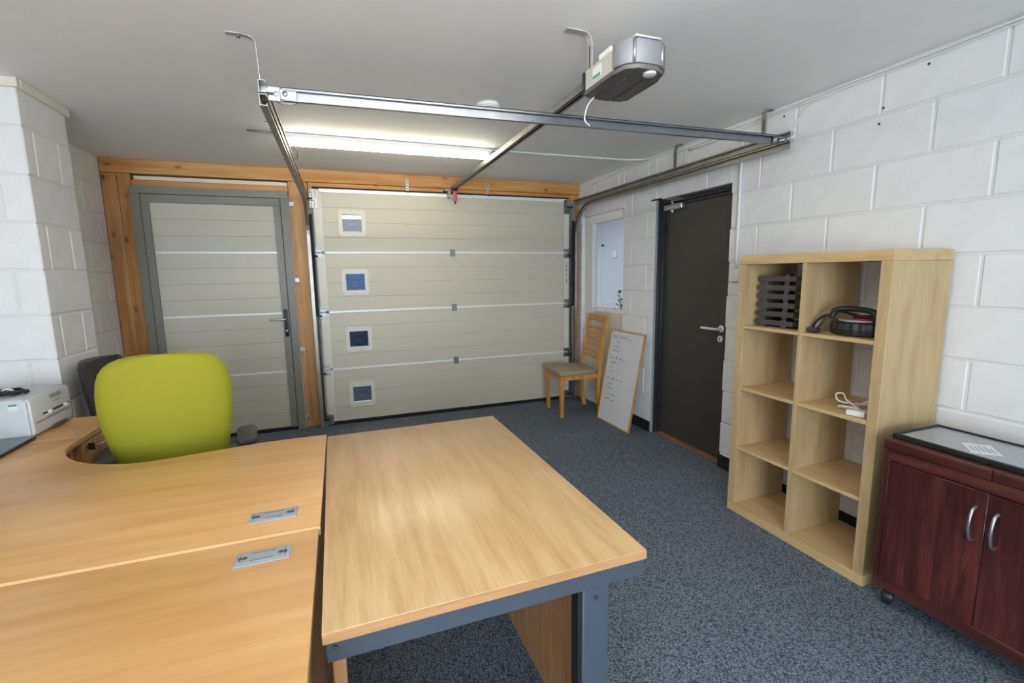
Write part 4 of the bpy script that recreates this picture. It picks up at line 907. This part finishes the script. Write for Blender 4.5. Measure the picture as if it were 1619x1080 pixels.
# ------------------------------------------------------------------ mahogany cabinet
CX0, CX1, CY0, CY1, CT = 2.03, 2.362, .525, 1.190, .722
cab = thing('cabinet', 'dark mahogany two door cabinet on castors beside the bookcase', 'cabinet', ((CX0+CX1)/2, (CY0+CY1)/2, 0))
obj('body', B(CX0+.016, CX1, CY0+.004, CY1-.004, .095, CT-.03, .001), 'mahog_z', cab)
for y in (CY0, CY1-.022): obj('side_panel', B(CX0+.001, CX1, y, y+.022, .095, CT-.038, .003), 'mahog_z', cab)
obj('top_panel', B(CX0+.004, CX1, CY0-.004, CY1+.004, CT-.020, CT+.003, .003), 'mahog_y', cab)
for a, b in [(.858, CY1+.004), (CY0-.004, .8565)]: obj('top_rail', B(CX0-.004, CX0+.018, a, b, CT-.038, CT+.001, .0045, 2), 'mahog_y', cab)
obj('rail', B(CX0, CX0+.018, CY0+.012, CY1-.012, .640, CT-.0395, .002), 'mahog_y', cab)
obj('bottom_rail', B(CX0, CX0+.018, CY0, CY1, .092, .142, .002), 'mahog_y', cab)
for a, b, hy in [(.858, CY1-.022, .889), (CY0+.022, .8565, .829)]:
    dr = obj('door', B(CX0-.002, CX0+.015, a, b, .144, .637, .002), 'mahog_z', cab)
    obj('handle', T(smooth_path([(CX0+.0, hy, .452), (CX0-.018, hy, .462), (CX0-.028, hy, .49), (CX0-.031, hy, .515), (CX0-.028, hy, .54), (CX0-.018, hy, .568), (CX0+.0, hy, .578)], 4), [.0055]*24+[.0055], 8), 'silver', dr)
for y in (CY0+.05, CY1+.0-.03):
    for x in (CX0+.06, CX1-.06):
        ca = obj('castor', LA([(.012, -.020), (.032, -.016), (.036, 0), (.032, .016), (.012, .020)], 18, (x, y, .037), Matrix.Rotation(.5, 4, 'Z') @ Matrix.Rotation(PI/2, 4, 'X')), 'black', cab)
        obj('castor_fork', B(x-.022, x+.022, y-.026, y+.026, .068, .096, .004), 'darkmetal', ca)
pf = thing('picture_frame', 'black framed grey sheet lying flat on the mahogany cabinet', 'picture frame', (2.2, .86, CT+.004))
fz0, fz1 = CT+.004, CT+.022; X0, X1, Y0, Y1 = 2.062, 2.350, .50, 1.188
for q in [(X0, X0+.014, Y0, Y1), (X1-.014, X1, Y0, Y1), (X0+.014, X1-.014, Y0, Y0+.014), (X0+.014, X1-.014, Y1-.014, Y1)]: obj('frame_rail', B(q[0], q[1], q[2], q[3], fz0, fz1, .002), 'black', pf)
obj('sheet', B(X0+.012, X1-.012, Y0+.012, Y1-.012, fz0+.002, fz1-.006), 'glassboard', pf, smooth=False)
ml = Matrix.Translation((2.179, .961, fz1-.006)) @ Matrix.Rotation(-.86, 4, 'Z')
lb = obj('paper_label', box(bmesh.new(), -.042, .042, -.058, .058, 0, .0008, 0, 1, ml), 'paper', pf, smooth=False)
lbm = bmesh.new()
for q in range(5): box(lbm, -.030+.014*q, -.025+.014*q, -.040, -.040+random.uniform(.05, .08), .0008, .0012, 0, 1, ml)
obj('print', lbm, 'gromm', lb, smooth=False)
